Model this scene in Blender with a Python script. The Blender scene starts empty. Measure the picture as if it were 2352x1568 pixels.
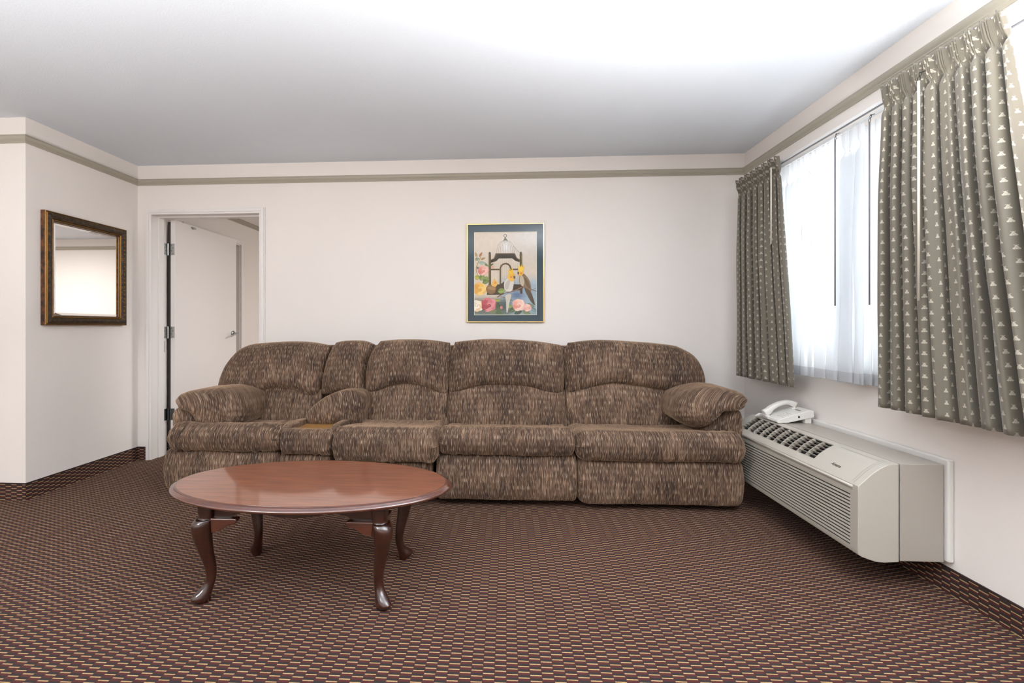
import bpy, math, random
from mathutils import Vector, noise
random.seed(7)
PI = math.pi
scene = bpy.context.scene
C = scene.collection

# ------------------------------------------------------------------ camera
FP, CX, CY = 1049.0, 1103.3, 750.0
PSI = math.radians(3.26)
HC = 1.1045
cs, sn = math.cos(PSI), math.sin(PSI)
cam_d = bpy.data.cameras.new('camera')
cam_d.sensor_width = 36.0
cam_d.lens = FP / 2352 * 36.0
cam_d.shift_x = (1176 - CX) / 2352
cam_d.shift_y = (CY - 784) / 2352
cam_d.clip_start = 0.02
cam = bpy.data.objects.new('camera', cam_d)
C.objects.link(cam)
cam.location = (0, 0, HC)
cam.rotation_euler = (PI / 2, 0, PSI)
scene.camera = cam

# where a line of sight meets a plane of the room (used to read sizes off the photograph)
def onY(px, py, Y):
    u = (px - CX) / FP
    d = Y / (u * sn + cs)
    return Vector((d * (u * cs - sn), Y, HC - (py - CY) * d / FP))
def onX(px, py, X):
    u = (px - CX) / FP
    d = X / (u * cs - sn)
    return Vector((X, d * (u * sn + cs), HC - (py - CY) * d / FP))
def onZ(px, py, Z):
    u = (px - CX) / FP
    d = (HC - Z) * FP / (py - CY)
    return Vector((d * (u * cs - sn), d * (u * sn + cs), Z))

# ------------------------------------------------------------------ materials
def lin(h):
    h = h.lstrip('#')
    r = []
    for i in (0, 2, 4):
        c = int(h[i:i + 2], 16) / 255
        r.append(c / 12.92 if c <= 0.04045 else ((c + 0.055) / 1.055) ** 2.4)
    return (r[0], r[1], r[2], 1)

class NT:
    def __init__(s, name):
        s.m = bpy.data.materials.new(name)
        s.m.use_nodes = True
        s.t = s.m.node_tree
        s.p = s.t.nodes['Principled BSDF']
        s.out = s.t.nodes['Material Output']
    def n(s, typ, **kw):
        nd = s.t.nodes.new(typ)
        for k, v in kw.items():
            setattr(nd, k, v)
        return nd
    def l(s, a, b):
        s.t.links.new(a, b)
    def put(s, inp, v):
        if isinstance(v, (int, float)):
            inp.default_value = v
        elif isinstance(v, tuple):
            inp.default_value = v
        else:
            s.l(v, inp)
    def math(s, op, a, b=0.0, c=None, clamp=False):
        nd = s.n('ShaderNodeMath', operation=op, use_clamp=clamp)
        s.put(nd.inputs[0], a); s.put(nd.inputs[1], b)
        if c is not None: s.put(nd.inputs[2], c)
        return nd.outputs[0]
    def mix(s, f, a, b):
        nd = s.n('ShaderNodeMix', data_type='RGBA')
        s.put(nd.inputs[0], f); s.put(nd.inputs[6], a); s.put(nd.inputs[7], b)
        return nd.outputs[2]
    def uv(s):
        return s.n('ShaderNodeUVMap', uv_map='UVMap').outputs[0]
    def obj(s):
        return s.n('ShaderNodeTexCoord').outputs['Object']
    def geo(s):
        return s.n('ShaderNodeNewGeometry').outputs['Position']
    def sep(s, v):
        nd = s.n('ShaderNodeSeparateXYZ'); s.l(v, nd.inputs[0]); return nd.outputs
    def comb(s, x, y, z):
        nd = s.n('ShaderNodeCombineXYZ')
        s.put(nd.inputs[0], x); s.put(nd.inputs[1], y); s.put(nd.inputs[2], z)
        return nd.outputs[0]
    def vscale(s, v, sc):
        nd = s.n('ShaderNodeMapping'); s.l(v, nd.inputs[0]); nd.inputs['Scale'].default_value = sc
        return nd.outputs[0]
    def noise(s, v, scale=5.0, detail=2.0, rough=0.5):
        nd = s.n('ShaderNodeTexNoise')
        if v is not None: s.l(v, nd.inputs['Vector'])
        nd.inputs['Scale'].default_value = scale
        nd.inputs['Detail'].default_value = detail
        nd.inputs['Roughness'].default_value = rough
        return nd.outputs[0]
    def ramp(s, f, stops):
        nd = s.n('ShaderNodeValToRGB')
        cr = nd.color_ramp
        while len(cr.elements) < len(stops): cr.elements.new(0.5)
        for e, (p, c) in zip(cr.elements, stops):
            e.position = p; e.color = c
        s.l(f, nd.inputs[0])
        return nd.outputs[0]
    def bump(s, h, strength=0.3, dist=0.01):
        nd = s.n('ShaderNodeBump')
        nd.inputs['Strength'].default_value = strength
        nd.inputs['Distance'].default_value = dist
        s.l(h, nd.inputs['Height'])
        s.l(nd.outputs[0], s.p.inputs['Normal'])
    def set(s, **kw):
        for k, v in kw.items():
            s.put(s.p.inputs[k.replace('_', ' ')], v)
        return s

def simple(name, col, rough=0.5, metal=0.0, **kw):
    t = NT(name)
    t.set(Base_Color=lin(col) if isinstance(col, str) else col, Roughness=rough, Metallic=metal, **kw)
    return t.m

def m_wall(name, col, b=0.25, sc=260):
    t = NT(name)
    n1 = t.noise(t.geo(), sc, 2.0, 0.6)
    n2 = t.noise(t.geo(), 1.3, 2.0)
    c = lin(col)
    d = tuple(x * 0.96 for x in c[:3]) + (1,)
    t.set(Base_Color=t.mix(n2, c, d), Roughness=0.85)
    t.bump(n1, b, 0.0015)
    return t.m

M = {}
M['wall'] = m_wall('wall_paint', '#ECE5DF', 0.35, 210)
M['ceiling'] = m_wall('ceiling_texture', '#E0E6ED', 0.5, 130)
M['rail'] = simple('picture_rail_paint', '#A9A293', 0.5)
M['trim_white'] = simple('door_trim_paint', '#E9E4E0', 0.4)
M['door_white'] = simple('door_paint', '#E6E1DD', 0.32)
M['dark_gap'] = simple('dark_gap_shade', '#3A342F', 0.8)  # colour of the shade in the hinge gap
M['steel'] = simple('brushed_steel', '#B9BAB8', 0.3, 1.0)
M['steel_dark'] = simple('dull_steel', '#6E7274', 0.4, 1.0)
M['screw'] = simple('screw_black', '#1c1c1c', 0.5)
M['cream_plastic'] = simple('ivory_plastic', '#B3ADA2', 0.34)
M['cream_panel'] = simple('ivory_steel_panel', '#A69F95', 0.38)
M['white_plastic'] = simple('white_phone_plastic', '#D9D6CF', 0.32)
M['white_frame'] = simple('white_sleeve_trim', '#DAD7D2', 0.35)
M['black'] = simple('black_void', '#0c0b0a', 0.9)
M['grey_print_shade'] = simple('grey_print_and_shade', '#8d8a84', 0.6)  # print, and the shade of the groove line
M['dark_print_shade'] = simple('dark_print_and_shade', '#45423e', 0.6)  # print, and the shade behind louvres and grille
M['rod'] = simple('rod_white_enamel', '#E8E8E8', 0.25)
M['rod_dark'] = simple('rod_groove_grey', '#77787c', 0.4)
M['wand_grey'] = simple('wand_smoked_plastic', '#75757a', 0.25)
M['wand_ivory'] = simple('wand_ivory_plastic', '#D9D2C4', 0.35)
M['gold'] = simple('brass_frame', '#E2C98A', 0.22, 1.0)
M['mat'] = simple('teal_mat_board', '#2F4450', 0.7)
M['mat_line'] = simple('cream_mat_bevel', '#EFE6C8', 0.7)
M['window_frame'] = simple('window_frame_white', '#DADCDD', 0.4)
M['hook'] = simple('wire_hook', '#2c2c2e', 0.35, 0.8)

def carpet_nodes(t, a, b, da=0.0375, db=0.0242):
    # a across the columns, b along them; half-drop dashes with two-tone blocks
    na = t.noise(t.comb(a, b, 0.0), 420, 1.0)
    bw = t.math('ADD', b, t.math('MULTIPLY', t.math('SUBTRACT', na, 0.5), 0.0028))
    aw = t.math('ADD', a, t.math('MULTIPLY', t.math('SUBTRACT', t.noise(t.comb(a, b, 7.0), 300, 1.0), 0.5), 0.003))
    col = t.math('DIVIDE', aw, da)
    ci = t.math('FLOOR', col)
    odd = t.math('MODULO', t.math('ABSOLUTE', ci), 2.0)
    ph = t.math('FRACT', t.math('ADD', t.math('ADD', t.math('DIVIDE', bw, db), t.math('MULTIPLY', odd, 0.5)), 400.0))
    fr = t.math('FRACT', t.math('ADD', col, 400.0))
    # dash band 0..0.2
    dash = t.math('MULTIPLY', t.math('LESS_THAN', ph, 0.17), t.math('MULTIPLY', t.math('GREATER_THAN', fr, 0.03), t.math('LESS_THAN', fr, 0.97)))
    grey = t.math('MULTIPLY', t.math('GREATER_THAN', ph, 0.19), t.math('LESS_THAN', ph, 0.58))
    big = t.noise(t.comb(a, b, 3.0), 2.5, 2.0)
    fine = t.noise(t.comb(a, b, 1.0), 900, 2.0)
    red = t.mix(fine, lin('#35110F'), lin('#59231F'))
    gr = t.mix(fine, lin('#171314'), lin('#2F2927'))
    ye = t.mix(fine, lin('#94704A'), lin('#C2A779'))
    c = t.mix(grey, red, gr)
    c = t.mix(dash, c, ye)
    t.set(Base_Color=c, Roughness=0.95)
    h = t.math('ADD', fine, t.math('MULTIPLY', dash, 0.6))
    t.bump(h, 0.5, 0.002)

def m_carpet(name, mode):
    t = NT(name)
    o = t.sep(t.geo())
    if mode == 'floor': carpet_nodes(t, o[0], o[1])
    elif mode == 'x': carpet_nodes(t, o[0], o[2])
    else: carpet_nodes(t, o[1], o[2])
    return t.m
M['carpet'] = m_carpet('woven_carpet', 'floor')
M['carpet_x'] = m_carpet('carpet_baseboard_along_x', 'x')
M['carpet_y'] = m_carpet('carpet_baseboard_along_y', 'y')
M['binding'] = simple('carpet_binding', '#2A1715', 0.9)

def m_fabric():
    t = NT('brown_chenille')
    uv = t.uv()
    wav = t.noise(t.vscale(uv, (9, 9, 1)), 1.0, 2.0)
    o = t.sep(uv)
    u = t.math('ADD', o[0], t.math('MULTIPLY', wav, 0.008))
    base = t.comb(u, o[1], 0.0)
    s1 = t.noise(t.vscale(base, (170, 7, 1)), 1.0, 2.0, 0.55)
    s2 = t.noise(t.vscale(base, (400, 16, 1)), 1.0, 2.0, 0.55)
    s3 = t.noise(t.vscale(base, (150, 300, 1)), 1.0, 1.0)
    d1 = t.noise(t.vscale(base, (400, 26, 1)), 1.0, 0.0)
    nap = t.noise(t.vscale(uv, (5, 4, 1)), 1.0, 3.0)
    f = t.math('ADD', t.math('MULTIPLY', s1, 0.55), t.math('MULTIPLY', s2, 0.45))
    f = t.math('ADD', f, t.math('MULTIPLY', t.math('SUBTRACT', nap, 0.5), 0.42))
    c = t.ramp(f, [(0.34, lin('#291B13')), (0.46, lin('#433023')), (0.56, lin('#624A39')), (0.68, lin('#947A63'))])
    dm = t.math('MULTIPLY', t.math('SUBTRACT', d1, 0.60), 9.0, clamp=True)
    dm = t.math('MULTIPLY', dm, t.math('ADD', t.math('MULTIPLY', s3, 0.9), 0.1))
    c = t.mix(t.math('MULTIPLY', dm, 0.8), c, lin('#CDB79E'))
    t.set(Base_Color=c, Roughness=0.85)
    t.p.inputs['Sheen Weight'].default_value = 0.7
    t.p.inputs['Sheen Roughness'].default_value = 0.35
    t.p.inputs['Sheen Tint'].default_value = lin('#E0BC9C')
    t.bump(t.math('ADD', f, t.math('MULTIPLY', s3, 0.35)), 0.55, 0.004)
    return t.m
M['fabric'] = m_fabric()
M['fabric_dark'] = simple('dark_lining', '#15110f', 0.95)

def m_wood(name, c0, c1, rough, coat, sc=(1.2, 22, 22)):
    t = NT(name)
    v = t.vscale(t.obj(), sc)
    n = t.noise(v, 4.0, 5.0, 0.6)
    g = t.noise(t.vscale(t.obj(), (sc[0] * 4, sc[1] * 9, sc[2] * 9)), 4.0, 2.0)
    f = t.math('ADD', t.math('MULTIPLY', n, 0.75), t.math('MULTIPLY', g, 0.25))
    t.set(Base_Color=t.ramp(f, [(0.35, lin(c0)), (0.65, lin(c1))]), Roughness=rough)
    t.p.inputs['Coat Weight'].default_value = coat
    t.p.inputs['Coat Roughness'].default_value = 0.07
    t.p.inputs['Coat IOR'].default_value = 2.0
    return t.m
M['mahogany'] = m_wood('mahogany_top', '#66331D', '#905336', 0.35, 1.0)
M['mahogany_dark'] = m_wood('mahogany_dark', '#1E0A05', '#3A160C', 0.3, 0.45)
M['mahogany_edge'] = m_wood('mahogany_edge', '#3E190F', '#5E2A19', 0.3, 0.9)
M['tray_wood'] = m_wood('console_tray_wood', '#8A6234', '#B98B50', 0.4, 0.2)

def m_frame():
    t = NT('antique_gilt')
    n = t.noise(t.obj(), 45, 4.0, 0.7)
    n2 = t.noise(t.obj(), 190, 2.0, 0.6)
    f = t.math('ADD', t.math('MULTIPLY', n, 0.6), t.math('MULTIPLY', n2, 0.4))
    c = t.ramp(f, [(0.42, lin('#211812')), (0.54, lin('#43331E')), (0.64, lin('#7A5A28')), (0.76, lin('#BC9648'))])
    t.set(Base_Color=c, Roughness=0.38, Metallic=0.35)
    t.bump(n2, 0.8, 0.004)
    return t.m
M['gilt'] = m_frame()
M['gilt_line'] = simple('gilt_bead', '#8A6128', 0.35, 0.5)
def m_gilt_side():
    t = NT('gilt_side')
    n = t.noise(t.obj(), 30, 3.0)
    t.set(Base_Color=t.ramp(n, [(0.4, lin('#2E160B')), (0.62, lin('#6E4420'))]), Roughness=0.4)
    return t.m
M['gilt_side'] = m_gilt_side()
M['mirror'] = simple('silvered_glass', '#F4F4F4', 0.0, 1.0)

def m_glass(name, tint=(1, 1, 1, 1), ior=1.45):
    t = NT(name)
    t.t.nodes.remove(t.p)
    tr = t.n('ShaderNodeBsdfTransparent'); tr.inputs[0].default_value = tint
    gl = t.n('ShaderNodeBsdfGlossy'); gl.inputs['Roughness'].default_value = 0.02
    fr = t.n('ShaderNodeFresnel'); fr.inputs[0].default_value = ior
    mx = t.n('ShaderNodeMixShader')
    t.l(t.math('MULTIPLY', fr.outputs[0], t.math('SUBTRACT', 1.0, t.n('ShaderNodeNewGeometry').outputs['Backfacing'])), mx.inputs[0]); t.l(tr.outputs[0], mx.inputs[1]); t.l(gl.outputs[0], mx.inputs[2])
    t.l(mx.outputs[0], t.out.inputs[0])
    return t.m
M['glass'] = m_glass('clear_glass')

def m_sheer():
    t = NT('white_sheer')
    t.t.nodes.remove(t.p)
    hem = t.math('LESS_THAN', t.sep(t.uv())[1], 0.872)
    df = t.n('ShaderNodeBsdfDiffuse'); df.inputs[0].default_value = (0.86, 0.87, 0.88, 1)
    tl = t.n('ShaderNodeBsdfTranslucent'); t.l(t.mix(hem, (0.93, 0.95, 0.97, 1), (0.62, 0.64, 0.67, 1)), tl.inputs[0])
    tr = t.n('ShaderNodeBsdfTransparent')
    a = t.n('ShaderNodeMixShader'); a.inputs[0].default_value = 0.6
    t.l(df.outputs[0], a.inputs[1]); t.l(tl.outputs[0], a.inputs[2])
    b = t.n('ShaderNodeMixShader'); b.inputs[0].default_value = 0.12
    t.l(a.outputs[0], b.inputs[1]); t.l(tr.outputs[0], b.inputs[2])
    t.l(b.outputs[0], t.out.inputs[0])
    return t.m
M['sheer'] = m_sheer()

def m_drape():
    t = NT('patterned_drape')
    o = t.sep(t.uv())
    PX, PZ = 0.030, 0.0445
    cu = t.math('DIVIDE', o[0], PX)
    ci = t.math('FLOOR', cu)
    odd = t.math('MODULO', t.math('ABSOLUTE', ci), 2.0)
    fu = t.math('SUBTRACT', t.math('FRACT', t.math('ADD', cu, 50.0)), 0.5)
    fv = t.math('SUBTRACT', t.math('FRACT', t.math('ADD', t.math('ADD', t.math('DIVIDE', o[1], PZ), t.math('MULTIPLY', odd, 0.5)), 50.0)), 0.5)
    x = t.math('MULTIPLY', fu, PX * 1000)   # millimetres
    y = t.math('MULTIPLY', fv, PZ * 1000)
    ax = t.math('ABSOLUTE', x)
    def ell(cx, cy, rx, ry):
        a = t.math('DIVIDE', t.math('SUBTRACT', ax, cx), rx)
        b = t.math('DIVIDE', t.math('SUBTRACT', y, cy), ry)
        d = t.math('ADD', t.math('MULTIPLY', a, a), t.math('MULTIPLY', b, b))
        return t.math('LESS_THAN', d, 1.0)
    m = ell(0, -1.0, 4.2, 5.6)
    m = t.math('MAXIMUM', m, ell(3.9, -3.9, 3.3, 3.0))
    m = t.math('MAXIMUM', m, ell(0, 5.0, 1.8, 3.0))
    # antennae
    d = t.math('ABSOLUTE', t.math('SUBTRACT', t.math('SUBTRACT', y, 3.5), t.math('MULTIPLY', ax, 1.2)))
    an = t.math('MULTIPLY', t.math('LESS_THAN', d, 0.9), t.math('MULTIPLY', t.math('LESS_THAN', ax, 4.2), t.math('GREATER_THAN', ax, 0.8)))
    m = t.math('MAXIMUM', m, an)
    # dark body line
    ln = t.math('MULTIPLY', t.math('LESS_THAN', t.math('ABSOLUTE', t.math('SUBTRACT', ax, t.math('MULTIPLY', t.math('SUBTRACT', 3.0, y), 0.35))), 0.45), t.math('LESS_THAN', y, 2.0))
    m = t.math('MULTIPLY', m, t.math('SUBTRACT', 1.0, t.math('MULTIPLY', ln, 0.5)))
    n = t.noise(t.vscale(t.uv(), (900, 900, 1)), 1.0, 1.0)
    c = t.mix(n, lin('#615A4D'), lin('#6F685A'))
    c = t.mix(t.math('MULTIPLY', m, 0.9), c, lin('#B5AD9C'))
    t.set(Base_Color=c, Roughness=0.6)
    t.p.inputs['Sheen Weight'].default_value = 0.25
    return t.m
M['drape'] = m_drape()

def m_vcol(name):
    t = NT(name)
    a = t.n('ShaderNodeVertexColor', layer_name='Col')
    t.set(Base_Color=a.outputs[0], Roughness=0.75)
    return t.m
M['print'] = m_vcol('printed_artwork')

# ------------------------------------------------------------------ mesh helpers
def link(name, me, mat=None, parent=None, smooth=False):
    o = bpy.data.objects.new(name, me)
    C.objects.link(o)
    if mat is not None:
        for mm in (mat if isinstance(mat, (list, tuple)) else [mat]):
            me.materials.append(mm)
    if parent is not None:
        o.parent = parent
        o.matrix_parent_inverse = WM[parent.name].inverted() if parent.name in WM else parent.matrix_basis.inverted()
    if smooth:
        for p in me.polygons: p.use_smooth = True
    return o
WM = {}

class MB:
    """collects geometry for ONE mesh"""
    def __init__(s):
        s.v = []; s.f = []; s.m = []; s.uv = {}
    def add(s, vs, fs, mi=0, uvs=None):
        b = len(s.v)
        s.v += [tuple(x) for x in vs]
        for k, f in enumerate(fs):
            s.f.append(tuple(b + i for i in f)); s.m.append(mi)
        if uvs is not None:
            for i, q in enumerate(uvs): s.uv[b + i] = q
    def box(s, x0, x1, y0, y1, z0, z1, mi=0):
        vs = [(x, y, z) for x in (x0, x1) for y in (y0, y1) for z in (z0, z1)]
        fs = [(0, 1, 3, 2), (4, 6, 7, 5), (0, 4, 5, 1), (2, 3, 7, 6), (0, 2, 6, 4), (1, 5, 7, 3)]
        s.add(vs, fs, mi)
    def quad(s, a, b, c, d, mi=0):
        s.add([a, b, c, d], [(0, 1, 2, 3)], mi)
    def loft(s, secs, closed=True, caps=True, mi=0, uvs=None):
        n = len(secs[0]); b = len(s.v)
        for sec in secs: s.v += [tuple(p) for p in sec]
        if uvs is not None:
            k = b
            for row in uvs:
                for q in row: s.uv[k] = q; k += 1
        for i in range(len(secs) - 1):
            for j in range(n if closed else n - 1):
                j2 = (j + 1) % n
                s.f.append((b + i * n + j, b + i * n + j2, b + (i + 1) * n + j2, b + (i + 1) * n + j)); s.m.append(mi)
        if caps and closed:
            s.f.append(tuple(b + j for j in reversed(range(n)))); s.m.append(mi)
            e = b + (len(secs) - 1) * n
            s.f.append(tuple(e + j for j in range(n))); s.m.append(mi)
    def tube(s, pts, r, seg=10, mi=0):
        pts = [Vector(p) for p in pts]
        secs = []
        up = Vector((0, 0, 1))
        prev = None
        for i, p in enumerate(pts):
            d = (pts[min(i + 1, len(pts) - 1)] - pts[max(i - 1, 0)]).normalized()
            if prev is None:
                a = d.cross(up)
                if a.length < 1e-3: a = d.cross(Vector((1, 0, 0)))
                a.normalize()
            else:
                a = (prev - d * prev.dot(d)).normalized()
            prev = a
            bb = d.cross(a)
            rr = r[i] if isinstance(r, (list, tuple)) else r
            secs.append([p + (a * math.cos(2 * PI * k / seg) + bb * math.sin(2 * PI * k / seg)) * rr for k in range(seg)])
        s.loft(secs, mi=mi)
    def prism(s, outline, axis, a0, a1, mi=0):
        """outline of 2D points, extruded along axis"""
        def p(q, a):
            if axis == 'x': return (a, q[0], q[1])
            if axis == 'y': return (q[0], a, q[1])
            return (q[0], q[1], a)
        s.loft([[p(q, a0) for q in outline], [p(q, a1) for q in outline]], mi=mi)
    def build(s, name, mat, parent=None, smooth=False, bevel=0.0, seg=2, recalc=True, angle=None):
        me = bpy.data.meshes.new(name)
        me.from_pydata(s.v, [], s.f)
        me.update()
        for p, mi in zip(me.polygons, s.m): p.material_index = mi
        uvl = me.uv_layers.new(name='UVMap')
        if s.uv:
            for lp in me.loops:
                uvl.data[lp.index].uv = s.uv.get(lp.vertex_index, (0, 0))
        else:
            for p in me.polygons:
                nn = p.normal
                for li in p.loop_indices:
                    co = me.vertices[me.loops[li].vertex_index].co
                    ax = max(range(3), key=lambda k: abs(nn[k]))
                    uvl.data[li].uv = (co.y, co.z) if ax == 0 else ((co.x, co.z) if ax == 1 else (co.x, co.y))
        if recalc:
            import bmesh
            bm = bmesh.new(); bm.from_mesh(me)
            bmesh.ops.recalc_face_normals(bm, faces=bm.faces)
            bm.to_mesh(me); bm.free()
        o = link(name, me, mat, parent, smooth)
        if bevel:
            b = o.modifiers.new('bevel', 'BEVEL'); b.width = bevel; b.segments = seg; b.limit_method = 'ANGLE'
            b.angle_limit = math.radians(35)
            for p in me.polygons: p.use_smooth = True
            w = o.modifiers.new('wn', 'WEIGHTED_NORMAL'); w.keep_sharp = True
        if angle:
            for p in me.polygons: p.use_smooth = True
            e = o.modifiers.new('es', 'EDGE_SPLIT'); e.split_angle = math.radians(angle)
        return o

def bx(x0, x1, y0, y1, z0, z1):
    m = MB(); m.box(x0, x1, y0, y1, z0, z1); return m

def thing(name, label, cat, loc=(0, 0, 0), group=None, kind=None):
    o = bpy.data.objects.new(name, None)
    C.objects.link(o)
    o.location = loc
    o.empty_display_size = 0.1
    if label: o['label'] = label
    if cat: o['category'] = cat
    if group: o['group'] = group
    if kind: o['kind'] = kind
    return o
def tag(o, label, cat, group=None):
    o['label'] = label; o['category'] = cat
    if group: o['group'] = group
    return o
def struct(o):
    o['kind'] = 'structure'; return o

def spline(pts, n=8, closed=True):
    pts = [Vector(p) for p in pts]
    N = len(pts); out = []
    rng = N if closed else N - 1
    for i in range(rng):
        if closed: p0, p1, p2, p3 = pts[i - 1], pts[i], pts[(i + 1) % N], pts[(i + 2) % N]
        else: p0, p1, p2, p3 = pts[max(i - 1, 0)], pts[i], pts[i + 1], pts[min(i + 2, N - 1)]
        for k in range(n):
            t = k / n
            out.append(0.5 * ((2 * p1) + (p2 - p0) * t + (2 * p0 - 5 * p1 + 4 * p2 - p3) * t * t + (3 * p1 - p0 - 3 * p2 + p3) * t ** 3))
    if not closed: out.append(pts[-1])
    return out
def lerp(a, b, t): return a + (b - a) * t
def sstep(a, b, x):
    t = min(1, max(0, (x - a) / (b - a))); return t * t * (3 - 2 * t)

# ------------------------------------------------------------------ room dimensions
YB, XR, XL, YL = 3.63, 1.832, -3.06, 2.742      # back wall, window wall, mirror wall, left return
ZC = 2.44
YF, XLL = -2.6, -4.6                             # behind the camera, far left
YB2 = 3.80                                       # far face of back wall
NY, NXL, NXR = 6.62, -3.03, 1.832                # next room

floor = struct(bx(XLL - .15, XR + .15, YF - .15, NY + .15, -0.05, 0).build('floor', M['carpet']))
ceiling = struct(bx(XLL - .15, XR + .15, YF - .15, NY + .15, ZC, ZC + .05).build('ceiling', M['ceiling']))

# door opening
DX0, DX1, DZ = -2.941, -2.011, 2.035
m = MB()
m.box(XL, DX0 - .02, YB, YB2, 0, ZC)
m.box(DX0 - .02, DX1 + .02, YB, YB2, DZ + .02, ZC)
m.box(DX1 + .02, XR, YB, YB2, 0, ZC)
struct(m.build('wall_back', M['wall']))
# window wall with its opening
WY0, WY1, WZ0, WZ1 = 1.50, 3.12, 0.90, 2.06
m = MB()
m.box(XR, XR + .14, YF, WY0, 0, ZC)
m.box(XR, XR + .14, WY1, NY, 0, ZC)
m.box(XR, XR + .14, WY0, WY1, 0, WZ0)
m.box(XR, XR + .14, WY0, WY1, WZ1, ZC)
struct(m.build('wall_right', M['wall']))
struct(bx(XL - .12, XL, YL, YB2, 0, ZC).build('wall_left', M['wall']))
struct(bx(XLL, XL - .12, YL, YL + .12, 0, ZC).build('wall_left_return', M['wall']))
struct(bx(XLL - .12, XLL, YF, YL + .12, 0, ZC).build('wall_far_left', M['wall']))
struct(bx(XLL - .12, XR + .14, YF - .12, YF, 0, ZC).build('wall_front', M['wall']))
# next room
N0, N1, NZ = 4.16, 5.05, 2.04
m = MB()
m.box(NXL - .12, NXL, YB2, N0, 0, ZC)
m.box(NXL - .12, NXL, N1, NY, 0, ZC)
m.box(NXL - .12, NXL, N0, N1, NZ, ZC)
struct(m.build('wall_next_room_left', M['wall']))
struct(bx(NXL - .12, XR + .14, NY, NY + .1, 0, ZC).build('wall_next_room_back', M['wall']))

# picture rails: profile (offset from wall, z)
RP = [(0, 2.275), (.006, 2.275), (.010, 2.283), (.014, 2.285), (.014, 2.291), (.020, 2.296), (.024, 2.304), (.026, 2.312), (.022, 2.317), (.022, 2.323), (.010, 2.326), (0, 2.326)]
def rail(name, path, normals, mat=None):
    m = MB()
    secs = []
    for (x, y), (nx, ny) in zip(path, normals):
        secs.append([(x + nx * a, y + ny * a, z) for a, z in RP])
    m.loft(secs)
    return struct(m.build(name, mat or M['rail'], angle=30))
rail('trim_1', [(XL, YB), (XR, YB)], [(1, -1), (-1, -1)])
rail('trim_2', [(XR, YB), (XR, YF)], [(-1, -1), (-1, 1)])
rail('trim_3', [(XL, YL), (XL, YB)], [(1, -1), (1, -1)])
rail('trim_4', [(XLL, YL), (XL, YL)], [(1, -1), (1, -1)])
rail('trim_5', [(NXL, YB2), (NXL, NY)], [(1, 1), (1, -1)])
rail('trim_6', [(NXL, NY), (XR, NY)], [(1, -1), (-1, -1)])

# carpet baseboards with bound top edge
def baseb(name, x0, x1, y0, y1, mat):
    m = MB(); m.box(x0, x1, y0, y1, 0, .100, 0); m.box(x0, x1, y0, y1, .100, .108, 1)
    return struct(m.build(name, [mat, M['binding']]))
T = .007
baseb('baseboard_left', XL, XL + T, YL - T, YB - T, M['carpet_y'])
baseb('baseboard_left_return', XLL, XL, YL - T, YL, M['carpet_x'])
baseb('baseboard_back', XL, DX0 - .047, YB - T, YB, M['carpet_x'])
baseb('baseboard_back_right', DX1 + .047, XR - T, YB - T, YB, M['carpet_x'])
baseb('baseboard_right', XR - T, XR, YF, YB - T, M['carpet_y'])
baseb('baseboard_next_room', NXL, NXL + T, YB2, N0 - .06, M['carpet_y'])

# ------------------------------------------------------------------ the door
door = thing('door_1', None, None, (DX0, YB, 0), kind='structure')
WM['door_1'] = __import__('mathutils').Matrix.Translation((DX0, YB, 0))
cw = .043
m = MB()
def casing(m, x0, x1, z1, yw, t0=.012, t1=.019):
    m.box(x0 - cw, x0 + .004, yw - t0, yw, 0, z1 + cw)
    m.box(x0 - cw + .006, x0 - .012, yw - t1, yw - t0, 0, z1 + cw - .006)
    m.box(x1 - .004, x1 + cw, yw - t0, yw, 0, z1 + cw)
    m.box(x1 + .012, x1 + cw - .006, yw - t1, yw - t0, 0, z1 + cw - .006)
    m.box(x0 + .004, x1 - .004, yw - t0, yw, z1 - .004, z1 + cw)
    m.box(x0 - .012, x1 + .012, yw - t1, yw - t0, z1 + .012, z1 + cw - .006)
casing(m, DX0, DX1, DZ, YB)
m.build('casing', M['trim_white'], door, bevel=.002)
m = MB()
m.box(DX0 - .02, DX0, YB, YB2, 0, DZ + .02)
m.box(DX1, DX1 + .02, YB, YB2, 0, DZ + .02)
m.box(DX0, DX1, YB, YB2, DZ, DZ + .02)
# stops
m.box(DX0, DX0 + .012, YB + .07, YB2 - .045, 0, DZ)
m.box(DX1 - .012, DX1, YB + .07, YB2 - .045, 0, DZ)
m.box(DX0 + .012, DX1 - .012, YB + .07, YB2 - .045, DZ - .012, DZ)
m.build('jamb', M['trim_white'], door)
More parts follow.
